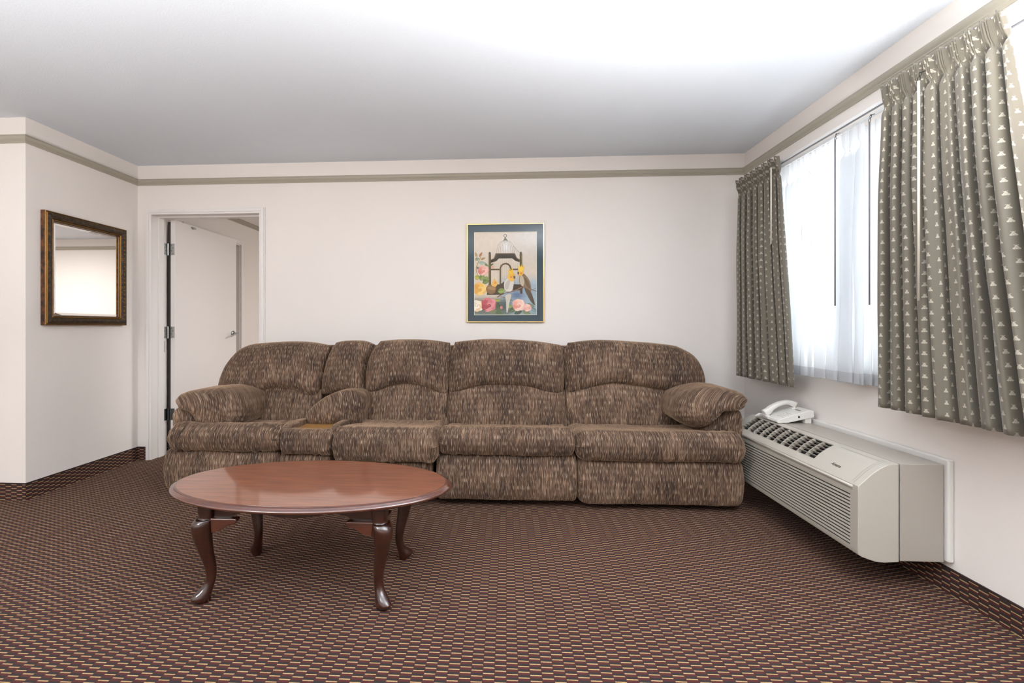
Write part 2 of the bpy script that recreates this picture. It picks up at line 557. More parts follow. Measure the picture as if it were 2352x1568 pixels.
# leaf swung open into the next room
LX0, LX1, LY0, LY1 = -2.912, -2.870, YB2 + .008, YB2 + .905
leaf = bx(LX0, LX1, LY0, LY1, .012, DZ - .006).build('door_leaf', M['door_white'], door, bevel=.0015)
WM['door_leaf'] = WM['door_1'].copy(); WM['door_leaf'] = __import__('mathutils').Matrix.Identity(4)
WM[leaf.name] = __import__('mathutils').Matrix.Identity(4)
def child_of(o, par):   # parts are modelled in world coordinates; children keep them
    pass
bx(DX0 + .0005, LX0 - .001, YB2 + .012, YB2 + .02, 0.0, DZ - .02).build('gap_shade', M['dark_gap'], door)  # dark strip painted as the shade between jamb and leaf
for zc in (1.775, 1.055, .345):
    m = MB()
    m.box(DX0, DX0 + .003, YB2 - .040, YB2 + .004, zc - .05, zc + .05, 0)
    m.box(LX0 + .004, LX0 + .036, LY0 - .003, LY0, zc - .05, zc + .05, 0)
    m.tube([(DX0 + .012, YB2 + .002, zc - .052), (DX0 + .012, YB2 + .002, zc + .052)], .007, 10, 0)
    for k in range(4):
        z = zc - .038 + k * .025
        dx = .012 if k % 2 else .024
        m.box(LX0 + dx - .003, LX0 + dx + .003, LY0 - .0038, LY0 - .003, z - .003, z + .003, 1)
        m.box(DX0 + .003, DX0 + .0036, YB2 - .03 + (k % 2) * .012, YB2 - .024 + (k % 2) * .012, z - .003, z + .003, 1)
    m.build('hinge', [M['steel'] if zc > .5 else M['steel_dark'], M['screw']], door)
bx(DX0, DX0 + .002, YB2 - .042, YB2 - .028, .885, .98).build('strike_plate', M['steel_dark'], door)
# lever handle on the face towards the opening
hz, hy = 1.035, LY1 - .065
m = MB()
m.tube([(LX1, hy, hz), (LX1 + .010, hy, hz)], .027, 20)
m.tube([(LX1 + .008, hy, hz), (LX1 + .062, hy, hz)], .0095, 12)
m.tube(spline([(LX1 + .058, hy + .006, hz), (LX1 + .062, hy - .03, hz - .004), (LX1 + .060, hy - .075, hz - .012), (LX1 + .055, hy - .112, hz - .028)], 6, False), .008, 10)
m.build('lever_handle', M['steel'], leaf, smooth=True)
m = MB(); m.box(LX1, LX1 + .004, LY0 + .20, LY0 + .26, DZ - .035, DZ - .02)
m.tube([(LX1 + .012, LY0 + .215, DZ - .032), (LX1 + .012, LY0 + .235, DZ - .032)], .01, 10)
m.build('door_catch', M['steel'], door)

# doorway on the next room's left wall
door2 = thing('door_2', None, None, (NXL, N0, 0), kind='structure')
WM['door_2'] = __import__('mathutils').Matrix.Translation((NXL, N0, 0))
m = MB()
m.box(NXL, NXL + .014, N0 - .05, N0 + .004, 0, NZ + .05)
m.box(NXL, NXL + .014, N1 - .004, N1 + .05, 0, NZ + .05)
m.box(NXL, NXL + .014, N0 + .004, N1 - .004, NZ - .004, NZ + .05)
m.box(NXL - .12, NXL, N0, N0 + .015, 0, NZ)
m.box(NXL - .12, NXL, N1 - .015, N1, 0, NZ)
m.box(NXL - .12, NXL, N0 + .015, N1 - .015, NZ - .015, NZ)
m.build('casing', M['trim_white'], door2, bevel=.002)
bx(NXL - .11, NXL - .075, N0 + .015, N1 - .015, .01, NZ - .015).build('door_leaf', M['door_white'], door2)

# ------------------------------------------------------------------ window
win = thing('window_1', None, None, (XR + .07, (WY0 + WY1) / 2, WZ0), kind='structure')
WM['window_1'] = __import__('mathutils').Matrix.Translation((XR + .07, (WY0 + WY1) / 2, WZ0))
m = MB(); fx0, fx1 = XR + .085, XR + .125
m.box(fx0, fx1, WY0, WY0 + .04, WZ0, WZ1); m.box(fx0, fx1, WY1 - .04, WY1, WZ0, WZ1)
m.box(fx0, fx1, WY0 + .04, WY1 - .04, WZ0, WZ0 + .04); m.box(fx0, fx1, WY0 + .04, WY1 - .04, WZ1 - .04, WZ1)
mid = (WY0 + WY1) / 2
m.box(fx0, fx1, mid - .025, mid + .025, WZ0 + .04, WZ1 - .04)
m.build('window_frame', M['window_frame'], win)
for a, b in ((WY0 + .04, mid - .025), (mid + .025, WY1 - .04)):
    bx(XR + .103, XR + .107, a, b, WZ0 + .04, WZ1 - .04).build('window_pane', M['glass'], win)
bx(XR - .012, XR + .085, WY0 - .02, WY1 + .02, WZ0 - .02, WZ0 + .0).build('window_sill', M['trim_white'], win, bevel=.003)

# ------------------------------------------------------------------ SOFA
sofa = thing('sofa', 'long brown chenille reclining sofa with five back pads along the back wall', 'sofa', (-.4, 3.15, 0))
WM['sofa'] = __import__('mathutils').Matrix.Translation((-.4, 3.15, 0))
FAB = M['fabric']

def nz(p, sc, seed=0):
    return noise.noise(Vector((p[0] * sc + seed, p[1] * sc, p[2] * sc)))

def pad(name, L, R, B, T, ysurf, bulge, back, seed=0, nu=64, nv=44, n=3.4, mm=2.4, wr=.004, puck=.006, parent=sofa, gathers=0.012):
    """pillow with a four-sided outline in x,z; ysurf(x,z) is its rest plane, swelling towards -Y"""
    def coons(u, v):
        l, r, b, t = L(v), R(v), B(u), T(u)
        p00, p10, p01, p11 = L(0), R(0), L(1), R(1)
        s = (l * (1 - u) + r * u) + (b * (1 - v) + t * v)
        return s - (p00 * (1 - u) * (1 - v) + p10 * u * (1 - v) + p01 * (1 - u) * v + p11 * u * v)
    def grid(k, nn): # clustered towards the rims
        t = k / nn
        return 0.5 - 0.5 * math.cos(PI * t) if True else t
    mb = MB()
    def surf(side):
        vs = []; uv = []
        for j in range(nv + 1):
            v = grid(j, nv)
            for i in range(nu + 1):
                u = grid(i, nu)
                q = coons(u, v)
                a, b = abs(2 * u - 1), abs(2 * v - 1)
                h = max(0.0, (1 - a ** n) * (1 - b ** n)) ** (1 / mm)
                x, z = q.x, q.y
                y0 = ysurf(x, z)
                if side < 0:
                    edge = (1 - h)
                    w = nz((x, 0, z), 7, seed) * wr * 1.5 + nz((x, 0, z), 18, seed + 3) * wr * .8
                    # gathers running in from the seams
                    g = math.sin(x * 150 + 4 * nz((x, 0, z), 9, seed)) * gathers * .6 * math.exp(-((1 - b) / .22) ** 2) * h ** .7 * (0.4 + nz((x, 0, 0), 13, seed + 9) ** 2 * 4)
                    g2 = math.sin(z * 120 + 5 * nz((x, 0, z), 9, seed + 5)) * gathers * .4 * math.exp(-((1 - a) / .10) ** 2) * h ** .7
                    y = y0 - bulge * h - (w + g + g2) * h
                else:
                    y = y0 + back * h
                vs.append((x, y, z))
                uv.append((x + seed * 1.37, z * 1.0 + (0.25 * h if side < 0 else 0)))
        W = nu + 1
        if side < 0:
            V3 = [Vector(q) for q in vs]
            U_ = [0.0] * len(vs); V_ = [0.0] * len(vs)
            for j in range(nv + 1):
                for i in range(nu // 2 + 1, nu + 1): U_[j * W + i] = U_[j * W + i - 1] + (V3[j * W + i] - V3[j * W + i - 1]).length
                for i in range(nu // 2 - 1, -1, -1): U_[j * W + i] = U_[j * W + i + 1] - (V3[j * W + i] - V3[j * W + i + 1]).length
            for i in range(nu + 1):
                for j in range(nv // 2 + 1, nv + 1): V_[j * W + i] = V_[(j - 1) * W + i] + (V3[j * W + i] - V3[(j - 1) * W + i]).length
                for j in range(nv // 2 - 1, -1, -1): V_[j * W + i] = V_[(j + 1) * W + i] - (V3[j * W + i] - V3[(j + 1) * W + i]).length
            uv = [((V3[k].x + U_[k] * .0) + seed * 1.37, V_[k] + seed) for k in range(len(vs))]
        fs = []
        for j in range(nv):
            for i in range(nu):
                f = (j * W + i, j * W + i + 1, (j + 1) * W + i + 1, (j + 1) * W + i)
                fs.append(f if side < 0 else tuple(reversed(f)))
        mb.add(vs, fs, 0, uv)
    surf(-1); surf(1)
    o = mb.build(name, FAB, parent, smooth=True, recalc=False)
    wl = o.modifiers.new('weld', 'WELD'); wl.merge_threshold = 1e-5
    return o

def P2(px, py, Y):
    v = onY(px, py, Y); return Vector((v.x, v.z))
def curve2(pts, Y):
    q = spline([P2(a, b, Y).to_3d() for a, b in pts], 12, False)
    # arc length parametrisation
    L = [0]
    for i in range(1, len(q)): L.append(L[-1] + (q[i] - q[i - 1]).length)
    def f(t):
        s = t * L[-1]
        lo, hi = 0, len(L) - 1
        while hi - lo > 1:
            md = (lo + hi) // 2
            if L[md] <= s: lo = md
            else: hi = md
        k = (s - L[lo]) / max(1e-9, L[hi] - L[lo])
        r = q[lo].lerp(q[hi], min(1, max(0, k)))
        return Vector((r.x, r.y))
    return f

# back pads lean: rest plane moves backward with height
YS = 3.24
def lean(x, z): return 3.26 + (z - .65) * .22
def lean_low(x, z): return 3.22 + (z - .45) * .18
uppers = [
    ([(503, 902), (500, 880), (512, 838), (540, 803), (570, 790)], [(733, 908), (737, 870), (745, 830), (752, 795)],
     [(503, 902), (545, 912), (590, 900), (635, 891), (680, 896), (710, 908), (733, 908)], [(570, 790), (640, 785), (700, 786), (752, 795)], .115),
    ([(740, 905), (739, 870), (748, 820), (762, 787)], [(834, 908), (832, 870), (838, 830), (853, 792)],
     [(740, 905), (760, 903), (790, 897), (815, 900), (834, 908)], [(762, 787), (785, 783), (825, 783), (853, 792)], .095),
    ([(840, 905), (838, 860), (846, 815), (866, 784)], [(1026, 908), (1031, 870), (1034, 820), (1030, 788)],
     [(840, 905), (870, 900), (900, 887), (935, 882), (975, 888), (1005, 902), (1026, 908)], [(866, 784), (910, 780), (980, 781), (1030, 788)], .115),
    ([(1032, 908), (1030, 870), (1032, 820), (1042, 786)], [(1292, 908), (1297, 870), (1298, 820), (1290, 793)],
     [(1032, 908), (1060, 900), (1100, 888), (1160, 886), (1215, 890), (1255, 903), (1292, 908)], [(1042, 786), (1120, 779), (1220, 783), (1290, 793)], .115),
    ([(1302, 908), (1298, 870), (1298, 820), (1308, 788)], [(1622, 896), (1623, 868), (1615, 838), (1597, 814), (1562, 795)],
     [(1302, 908), (1345, 895), (1400, 882), (1450, 885), (1510, 894), (1570, 898), (1622, 896)], [(1308, 788), (1380, 781), (1480, 786), (1525, 790), (1562, 795)], .125),
]
for k, (l, r, b, t, bu) in enumerate(uppers):
    pad('back_pad', curve2(l, YS), curve2(r, YS), curve2(b, YS), curve2(t, YS), lean, bu, .13, seed=k * 2.3 + 1, gathers=.020 if k in (3, 4) else .014)
lowers = [
    ([(552, 985), (552, 960), (556, 900)], [(738, 985), (738, 950), (738, 895)], [(552, 985), (640, 985), (738, 985)], [(556, 900), (640, 880), (738, 895)], .045),
    ([(828, 990), (830, 950), (834, 892)], [(1024, 986), (1028, 950), (1028, 892)], [(828, 990), (930, 992), (1024, 986)], [(834, 892), (935, 870), (1028, 892)], .06),
    ([(1030, 984), (1028, 950), (1030, 892)], [(1297, 984), (1298, 950), (1298, 895)], [(1030, 984), (1160, 990), (1297, 984)], [(1030, 892), (1160, 872), (1298, 895)], .075),
    ([(1299, 984), (1299, 950), (1299, 892)], [(1568, 984), (1572, 950), (1585, 905)], [(1299, 984), (1430, 990), (1568, 984)], [(1299, 892), (1410, 870), (1585, 905)], .07),
]
for k, (l, r, b, t, bu) in enumerate(lowers):
    pad('lumbar_pad', curve2(l, YS), curve2(r, YS), curve2(b, YS), curve2(t, YS), lean_low, bu, .08, seed=k * 3.1 + 20, gathers=.016)

# body behind the pads and under the seats
m = MB()
prof = [(3.20, .10), (3.20, .45), (3.30, .60), (3.37, .93), (3.40, .965), (3.46, .965), (3.52, .90), (3.55, .60), (3.55, .10)]
xa, xb = onY(515, 800, 3.35).x + .08, onY(1605, 800, 3.35).x - .10
m.prism(prof, 'x', xa + .05, xb - .03)
m.build('back_frame', FAB, sofa, bevel=.03, seg=3)
m = MB(); m.box(-2.10, 1.30, 2.98, 3.48, .06, .40)
m.build('seat_frame', M['fabric_dark'], sofa)

def sweep(name, prof, x0, x1, r=.05, seed=0, wr=.003, nx=64, round_p=2.6, mat=None, pull=(0, 0), vs=1.0, parent=sofa, skew=None, gath=.004):
    """profile in y,z swept along x with soft rounded ends"""
    P = spline([(0, a, b) for a, b in prof], 8, True)
    c = Vector((0, sum(p.y for p in P) / len(P), sum(p.z for p in P) / len(P)))
    ys = [p.y for p in P]; zs = [p.z for p in P]
    hy, hz_ = (max(ys) - min(ys)) / 2, (max(zs) - min(zs)) / 2
    cc = Vector((0, (max(ys) + min(ys)) / 2, (max(zs) + min(zs)) / 2))
    arc = [0]
    for i in range(1, len(P)): arc.append(arc[-1] + (P[i] - P[i - 1]).length)
    xs = []
    W = x1 - x0
    for i in range(nx + 1):
        t = 0.5 - 0.5 * math.cos(PI * i / nx)
        t = lerp(t, i / nx, .35)
        xs.append(x0 + W * t)
    # more rings at the ends
    ring = [x0, x0 + r * .015, x0 + r * .06, x0 + r * .15] + [x for x in xs if x0 + r * .2 < x < x1 - r * .2] + [x1 - r * .15, x1 - r * .06, x1 - r * .015, x1]
    mb = MB(); secs = []; uvs = []
    for x in ring:
        e = min(x - x0, x1 - x)
        k = 1.0 if e >= r else (max(0, 1 - (1 - e / r) ** round_p)) ** (1 / round_p)
        sec = []; row = []
        for i, p in enumerate(P):
            dy = p.y - cc.y; dz = p.z - cc.z
            iy = math.copysign(max(0, abs(dy) - (1 - k) * min(r, hy)), dy) if abs(dy) > 0 else 0
            iz = math.copysign(max(0, abs(dz) - (1 - k) * min(r, hz_)), dz)
            q = Vector((x, cc.y + iy, cc.z + iz))
            w = nz(q, 6, seed) * wr * 2 + nz(q, 16, seed + 4) * wr
            endf = math.exp(-(e / .05) ** 2)
            w += math.sin(arc[i] * 130 + seed) * gath * endf
            w += math.sin(q.x * 110 + 6 * nz(q, 5, seed)) * gath * .55 * (0.5 + max(0, nz((q.x, 0, 0), 8, seed)) * 4) 
            d = Vector((0, dy / hy, dz / hz_))
            if d.length > 1e-4: q += d.normalized() * w * k
            if skew: q = skew(q)
            sec.append(q); row.append((x + seed * 1.7, arc[i] * vs))
        secs.append(sec); uvs.append(row)
    mb.loft(secs, uvs=uvs)
    return mb.build(name, mat or FAB, parent, smooth=True)

def XF(px, Y=2.74): return onY(px, 1000, Y).x
# seat decks (top), front rolls
def seat_prof(y0, ztop, zbot, zr, yr=3.24):
    return [(yr, zr), (3.05, zr + .012), (y0 + .16, ztop - .012), (y0 + .075, ztop), (y0 + .018, ztop - .032), (y0, (ztop + zbot) / 2 + .01), (y0 + .012, zbot + .03), (y0 + .05, zbot), (y0 + .14, zbot + .006), (3.05, zbot + .03), (yr, zbot + .05)]
sweep('seat_cushion', seat_prof(2.745, .487, .318, .43), XF(371), XF(640), r=.075, seed=1, gath=.006)
sweep('seat_cushion', seat_prof(2.685, .488, .285, .44), XF(759, 2.70), XF(1003, 2.70), r=.06, seed=2, gath=.006)
sweep('seat_cushion', seat_prof(2.735, .486, .322, .425), XF(1004), XF(1323), r=.055, seed=3)
sweep('seat_cushion', seat_prof(2.715, .478, .305, .43), XF(1324, 2.72), XF(1722, 2.72), r=.075, seed=4)
# console between the two left seats
m = MB()
cx0, cx1 = XF(640), XF(760)
sweep('console_front', [(2.86, .45), (2.80, .463), (2.755, .448), (2.742, .40), (2.75, .33), (2.80, .305), (2.88, .31), (2.88, .40)], cx0, cx1, r=.03, seed=6)
m.box(cx0 + .012, cx1 + .0, 2.84, 3.12, .36, .446)
m.build('console_tray', M['tray_wood'], sofa)
for a, b in ((cx0 - .02, cx0 + .045), (cx1 - .035, cx1 + .02)):
    sweep('console_rim', [(2.82, .475), (3.12, .462), (3.12, .36), (2.82, .36)], a, b, r=.015, seed=8, nx=8, wr=.001, gath=0)

# base panels (foot rests folded away)
def base_prof(y0, zt, zb=.035):
    return [(y0 + .20, zt), (y0 + .06, zt), (y0 + .02, zt - .02), (y0, zt - .09), (y0 - .004, (zt + zb) / 2), (y0 + .006, zb + .05), (y0 + .03, zb + .006), (y0 + .10, zb), (y0 + .2, zb), (y0 + .22, (zt + zb) / 2)]
sweep('base_panel', base_prof(2.775, .325, .055), XF(369, 2.78), XF(640, 2.78), r=.06, seed=11, gath=.002)
sweep('base_panel', base_prof(2.775, .32, .05), XF(640, 2.78), XF(760, 2.78), r=.02, seed=12, gath=.002)
sweep('base_panel', base_prof(2.745, .30, .05), XF(761, 2.74), XF(985, 2.74), r=.04, seed=13, gath=.002)
sweep('base_panel', base_prof(2.765, .325, .042), XF(1001, 2.77), XF(1326, 2.77), r=.03, seed=14, gath=.002)
sweep('base_panel', base_prof(2.755, .318, .035), XF(1327, 2.76), XF(1717, 2.76), r=.07, seed=15, gath=.002)

def loft_y(name, outline, Yp, y0, y1, r, seed=0, parent=sofa, wr=.004, rp=2.3, drop=0.0, endr=None, gath=.006, mat=None, uvs_sign=1):
    """outline traced in the plane Y=Yp, carried back from y0 to y1 with a rounded front end"""
    pts = [P2(a, b, Yp).to_3d() for a, b in outline]
    S = spline(pts, 8, True)
    c = sum(S, Vector((0, 0, 0))) / len(S)
    arc = [0]
    for i in range(1, len(S)): arc.append(arc[-1] + (S[i] - S[i - 1]).length)
    steps = [0, .01, .03, .07, .13, .22, .34, .48, .64, .82, 1.0]
    ylist = [(y0 + r * s, s) for s in steps]
    nn = 12
    ylist += [(lerp(y0 + r, y1 - r * .6, (k + 1) / nn), 1.0) for k in range(nn)]
    ylist += [(y1 - r * .6 * s, s) for s in reversed(steps[:-1])]
    mb = MB(); secs = []; uvs = []; run = 0; prevk = None
    for y, s in ylist:
        k = (1 - (1 - s) ** rp) ** (1 / rp) if s < 1 else 1.0
        k = max(k, .02)
        sec = []; row = []
        for i, p in enumerate(S):
            d = p - c
            q = c + d * lerp(k, 1.0, 0.0)
            Q = Vector((q.x, y, q.y + drop * max(0, y - y0)))
            w = nz(Q, 7, seed) * wr * 2 + nz(Q, 18, seed + 2) * wr
            w += math.sin(arc[i] * 120 + seed * 3 + 4 * nz(Q, 6, seed)) * gath * math.exp(-((k - .8) / .25) ** 2) * .6
            dn = Vector((d.x, -0.3, d.y)).normalized()
            Q += dn * w * k
            sec.append(Q)
            row.append((Q.x * .8 + Q.y * uvs_sign + seed, Q.z + .6 * Q.x * (1 if uvs_sign > 0 else -1)))
        secs.append(sec); uvs.append(row)
    mb.loft(secs, uvs=uvs)
    return mb.build(name, mat or FAB, parent, smooth=True)

# left arm
loft_y('arm_panel', [(392, 985), (391, 960), (396, 944), (412, 934), (440, 936), (462, 952), (480, 985), (480, 1010), (395, 1010)], 2.90, 2.885, 3.40, .05, seed=31, gath=.003)
loft_y('arm_pillow', [(405, 936), (395, 924), (399, 911), (420, 901), (460, 896), (500, 893), (535, 903), (554, 924), (559, 945), (552, 970), (530, 984), (490, 990), (458, 990), (448, 966), (436, 950), (422, 941)], 2.90, 2.83, 3.30, .16, seed=32)
# right arm
loft_y('arm_panel', [(1610, 1010), (1625, 965), (1645, 940), (1690, 938), (1706, 950), (1709, 975), (1700, 1010)], 2.92, 2.895, 3.40, .05, uvs_sign=-1, seed=33, gath=.003)
loft_y('arm_pillow', [(1550, 948), (1557, 924), (1576, 904), (1612, 893), (1658, 891), (1700, 900), (1720, 913), (1721, 926), (1710, 938), (1690, 942), (1670, 942), (1658, 947), (1642, 963), (1626, 977), (1608, 985), (1580, 979), (1556, 964)], 2.92, 2.84, 3.30, .15, uvs_sign=-1, seed=34)
# fold-up console arm
loft_y('console_arm', [(691, 972), (697, 950), (722, 926), (755, 906), (790, 899), (818, 904), (833, 916), (829, 950), (824, 978), (790, 982), (740, 981), (700, 981)], 3.02, 2.99, 3.30, .12, uvs_sign=.5, seed=35, gath=.003)

# ------------------------------------------------------------------ COFFEE TABLE
TXc, TYc = -.850, 1.962
table = thing('coffee_table', 'oval mahogany coffee table with four curved legs in front of the sofa', 'table', (TXc, TYc, 0))
WM['coffee_table'] = __import__('mathutils').Matrix.Translation((TXc, TYc, 0))
A, B = .612, .320
def ell(a, b, z, n=128): return [(TXc + a * math.cos(2 * PI * k / n), TYc + b * math.sin(2 * PI * k / n), z) for k in range(n)]
ZT = .430
m = MB()
m.loft([ell(A - .026, B - .026, ZT - .004), ell(A - .026, B - .026, ZT)], mi=0)
m.build('tabletop', M['mahogany'], table, angle=40)
m = MB()
m.loft([ell(A - .06, B - .06, ZT - .026), ell(A - .020, B - .020, ZT - .026), ell(A - .008, B - .008, ZT - .024), ell(A - .001, B - .001, ZT - .019), ell(A, B, ZT - .014), ell(A - .003, B - .003, ZT - .010),
        ell(A - .010, B - .010, ZT - .0075), ell(A - .012, B - .012, ZT - .0055), ell(A - .017, B - .017, ZT - .002), ell(A - .025, B - .025, ZT - .0008), ell(A - .03, B - .03, ZT - .003)])
m.build('moulded_edge', M['mahogany_edge'], table, smooth=True)
# apron: four scalloped boards
hx, hy_ = .350, .182
def apron(axis, sgn):
    m = MB()
    L = hx if axis == 'x' else hy_
    N = 60
    top, outl = [], []
    for k in range(N + 1):
        t = -1 + 2 * k / N
        a = abs(t)
        # shallow centre lobe, cusp, then sweep down to the leg
        z = ZT - .074 - .014 * math.cos(min(1, a / .32) * PI / 2) if a < .32 else ZT - .074 + .010 * math.sin((a - .32) / .3 * PI) if a < .62 else ZT - .074 - .036 * sstep(.60, .86, a)
        outl.append((t * L, z))
    poly = outl + [(L, ZT - .027), (-L, ZT - .027)]
    if axis == 'x':
        m.prism([(TXc + p[0], p[1]) for p in poly], 'y', TYc + sgn * hy_ - .009, TYc + sgn * hy_ + .009)
    else:
        m.prism([(TYc + p[0], p[1]) for p in poly], 'x', TXc + sgn * hx - .009, TXc + sgn * hx + .009)
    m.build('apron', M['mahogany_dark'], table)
apron('x', -1); apron('x', 1); apron('y', -1); apron('y', 1)
def leg(sx, sy):
    m = MB()
    dx, dy = sx * .72, sy * .60
    # (outward offset, z, half width, squareness)
    st = [(.004, ZT - .027, .030), (.004, ZT - .088, .030), (.012, ZT - .096, .036), (.022, ZT - .112, .0395), (.026, ZT - .140, .038), (.021, ZT - .180, .033), (.010, ZT - .230, .027),
          (-.003, ZT - .280, .0225), (-.009, ZT - .320, .0195), (-.006, ZT - .350, .0190), (.004, ZT - .375, .0215), (.014, ZT - .395, .0255), (.019, ZT - .408, .027), (.016, ZT - .420, .023), (.012, .0, .018)]
    pts = spline([(a, z, r) for a, z, r in st], 5, False)
    secs = []
    for p in pts:
        o, z, r = p
        f = sstep(ZT - .10, ZT - .06, z)       # square block on top, round below
        sec = []
        foot = sstep(ZT - .36, ZT - .40, z)
        for k in range(24):
            th = 2 * PI * k / 24
            c, s = math.cos(th), math.sin(th)
            e = lerp(1.0, .35, f)
            qx = math.copysign(abs(c) ** e, c) * r; qy = math.copysign(abs(s) ** e, s) * r
            # pointed pad foot
            along = (qx * dx + qy * dy)
            k2 = 1 + .45 * foot if along > 0 else 1
            sec.append((TXc + sx * hx + dx * o + qx + foot * dx * max(0, along) * .8, TYc + sy * hy_ + dy * o + qy + foot * dy * max(0, along) * .8, max(0, z)))
        secs.append(sec)
    m.loft(secs)
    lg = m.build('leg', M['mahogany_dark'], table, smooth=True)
    # ears either side of the knee
    m = MB()
    for ax in ('x', 'y'):
        o2 = [(.020, ZT - .090), (.128, ZT - .090), (.130, ZT - .098), (.118, ZT - .112), (.090, ZT - .120), (.062, ZT - .138), (.024, ZT - .150)]
        if ax == 'x':
            m.prism([(TXc + sx * (hx - a), z) for a, z in o2], 'y', TYc + sy * hy_ + (-.012 if sy < 0 else -.006) - .012 * (sy < 0), TYc + sy * hy_ + .006 + .018 * (sy > 0))
        else:
            m.prism([(TYc + sy * (hy_ - a * .8), z) for a, z in o2], 'x', TXc + sx * hx + (-.012 if sx < 0 else -.006) - .012 * (sx < 0), TXc + sx * hx + .006 + .018 * (sx > 0))
    e = m.build('knee_bracket', M['mahogany_edge'], lg, bevel=.004)
for sx in (-1, 1):
    for sy in (-1, 1): leg(sx, sy)

# ------------------------------------------------------------------ AIR CONDITIONER
AY0, AY1 = 1.985, 3.06
ac = thing('wall_air_conditioner', 'ivory air conditioner heater mounted low on the window wall under the curtains', 'air conditioner', (XR, (AY0 + AY1) / 2, .14))
WM['wall_air_conditioner'] = __import__('mathutils').Matrix.Translation((XR, (AY0 + AY1) / 2, .14))
FXX = 1.461; ZTOP = .536; ZB = .135
m = MB()
m.box(XR - .026, XR, AY0 - .010, AY1 + .02, ZB + .0, .559)
m.build('wall_collar', M['white_frame'], ac, bevel=.008, seg=3)
m = MB()
m.box(1.630, XR - .030, AY0 + .004, AY1 - .004, ZB - .003, ZTOP)
m.build('sleeve', M['cream_panel'], ac, bevel=.003)
m = MB()
m.box(1.612, XR - .020, AY0 + .010, AY1 - .012, ZB + .01, ZTOP - .022)
m.build('inner_shade_block', M['black'], ac)  # black block puts shade into the open seams
# front cover as a shell: curved top, louvred front
topc = [(1.622, .536), (1.600, .5365), (1.580, .532), (1.560, .5225), (1.535, .507), (1.510, .488), (1.488, .466), (1.470, .450), (1.461, .440)]
front = [(1.460, .430), (1.4605, .395)]
low = [(1.460, .178), (1.460, .165), (1.463, .155), (1.475, .147), (1.530, .128), (1.560, .126), (1.622, .130)]
GY0, GY1 = 2.30, 2.985      # air outlet grille
cy0, cy1 = AY0, AY1
m = MB()
def shell_strip(profile, ya, yb, th=.004):
    inner = []
    for i, p in enumerate(profile):
        a = Vector(profile[max(0, i - 1)]); b = Vector(profile[min(len(profile) - 1, i + 1)])
        t = (b - a).normalized(); nrm = Vector((-t.y, t.x))
        if nrm.dot(Vector((1.54, .33)) - Vector(p)) < 0: nrm = -nrm
        inner.append(Vector(p) + nrm * th)
    poly = [tuple(q) for q in profile] + [tuple(q) for q in reversed(inner)]
    secs = [[(q[0], ya, q[1]) for q in poly], [(q[0], yb, q[1]) for q in poly]]
    m.loft(secs)
full = topc + front
shell_strip(full, cy0 + .004, GY0)
shell_strip(full, GY1, cy1 - .004)
shell_strip(topc[:3], GY0, GY1)
shell_strip(topc[6:] + front, GY0, GY1)
shell_strip(low, cy0 + .004, cy1 - .004)
shell_strip([(1.4605, .395), (1.460, .178)], cy0 + .004, cy0 + .045)
shell_strip([(1.4605, .395), (1.460, .178)], cy1 - .05, cy1 - .004)
cover = m.build('front_cover', M['cream_plastic'], ac, angle=35)
# end cheeks
for ya, yb in ((cy0, cy0 + .006), (cy1 - .006, cy1)):
    mm_ = MB()
    poly = topc + front + low
    mm_.prism(poly, 'y', ya, yb)
    mm_.build('end_cheek', M['cream_plastic'], cover, bevel=.0025)
# bead and grey groove line under the top edge
m = MB()
m.tube([(FXX + .0005, cy0 + .03, .430), (FXX + .0005, cy1 - .03, .430)], .0065, 10)
m.build('front_bead', M['cream_plastic'], cover, smooth=True)
bx(FXX - .0012, FXX + .002, cy0 + .03, cy1 - .03, .4175, .4205).build('groove_shade', M['grey_print_shade'], cover)  # grey strip drawn for the shade in the groove
# louvre panel
m = MB()
nl = 14
for k in range(nl):
    z = .1815 + (.392 - .1815) * (k + .5) / nl
    dz = (.392 - .1815) / nl
    m.prism([(1.4625, z + dz * .30), (1.4595, z + dz * .24), (1.4585, z - dz * .24), (1.4625, z - dz * .30)], 'y', cy0 + .045, cy1 - .05)
m.build('intake_louvres', M['cream_plastic'], cover)
bx(1.4655, 1.469, cy0 + .02, cy1 - .02, .17, .40).build('louvre_shade', M['dark_print_shade'], cover)  # dark sheet painted as the shaded cavity behind the slats
# outlet grille: bars across and along, following the curve
m = MB()
ncol, nrow = 10, 6
cur = topc[2:7]
seg = [(cur[0])]
def on_curve(t):
    L = [0]
    for i in range(1, len(cur)): L.append(L[-1] + (Vector(cur[i]) - Vector(cur[i - 1])).length)
    s = t * L[-1]
    for i in range(1, len(cur)):
        if s <= L[i] + 1e-9:
            k = (s - L[i - 1]) / (L[i] - L[i - 1]); return Vector(cur[i - 1]).lerp(Vector(cur[i]), k)
for i in range(ncol + 1):
    y = lerp(GY0, GY1, i / ncol)
    poly = [tuple(on_curve(t / 6)) for t in range(7)] + [(on_curve(t / 6).x + .008, on_curve(t / 6).y - .018) for t in reversed(range(7))]
    m.prism(poly, 'y', y - .0018, y + .0018)
for j in range(nrow + 1):
    p = on_curve(j / nrow)
    m.prism([(p.x - .0018, p.y + .0008), (p.x + .0016, p.y + .0008), (p.x + .0172, p.y - .012), (p.x + .0155, p.y - .0135)], 'y', GY0, GY1)
m.build('outlet_grille', M['cream_plastic'], cover)
bx(1.50, 1.612, GY0 - .01, GY1 + .01, .40, .425).build('grille_shade', M['dark_print_shade'], ac)  # dark slab stands in for the shade inside the grille
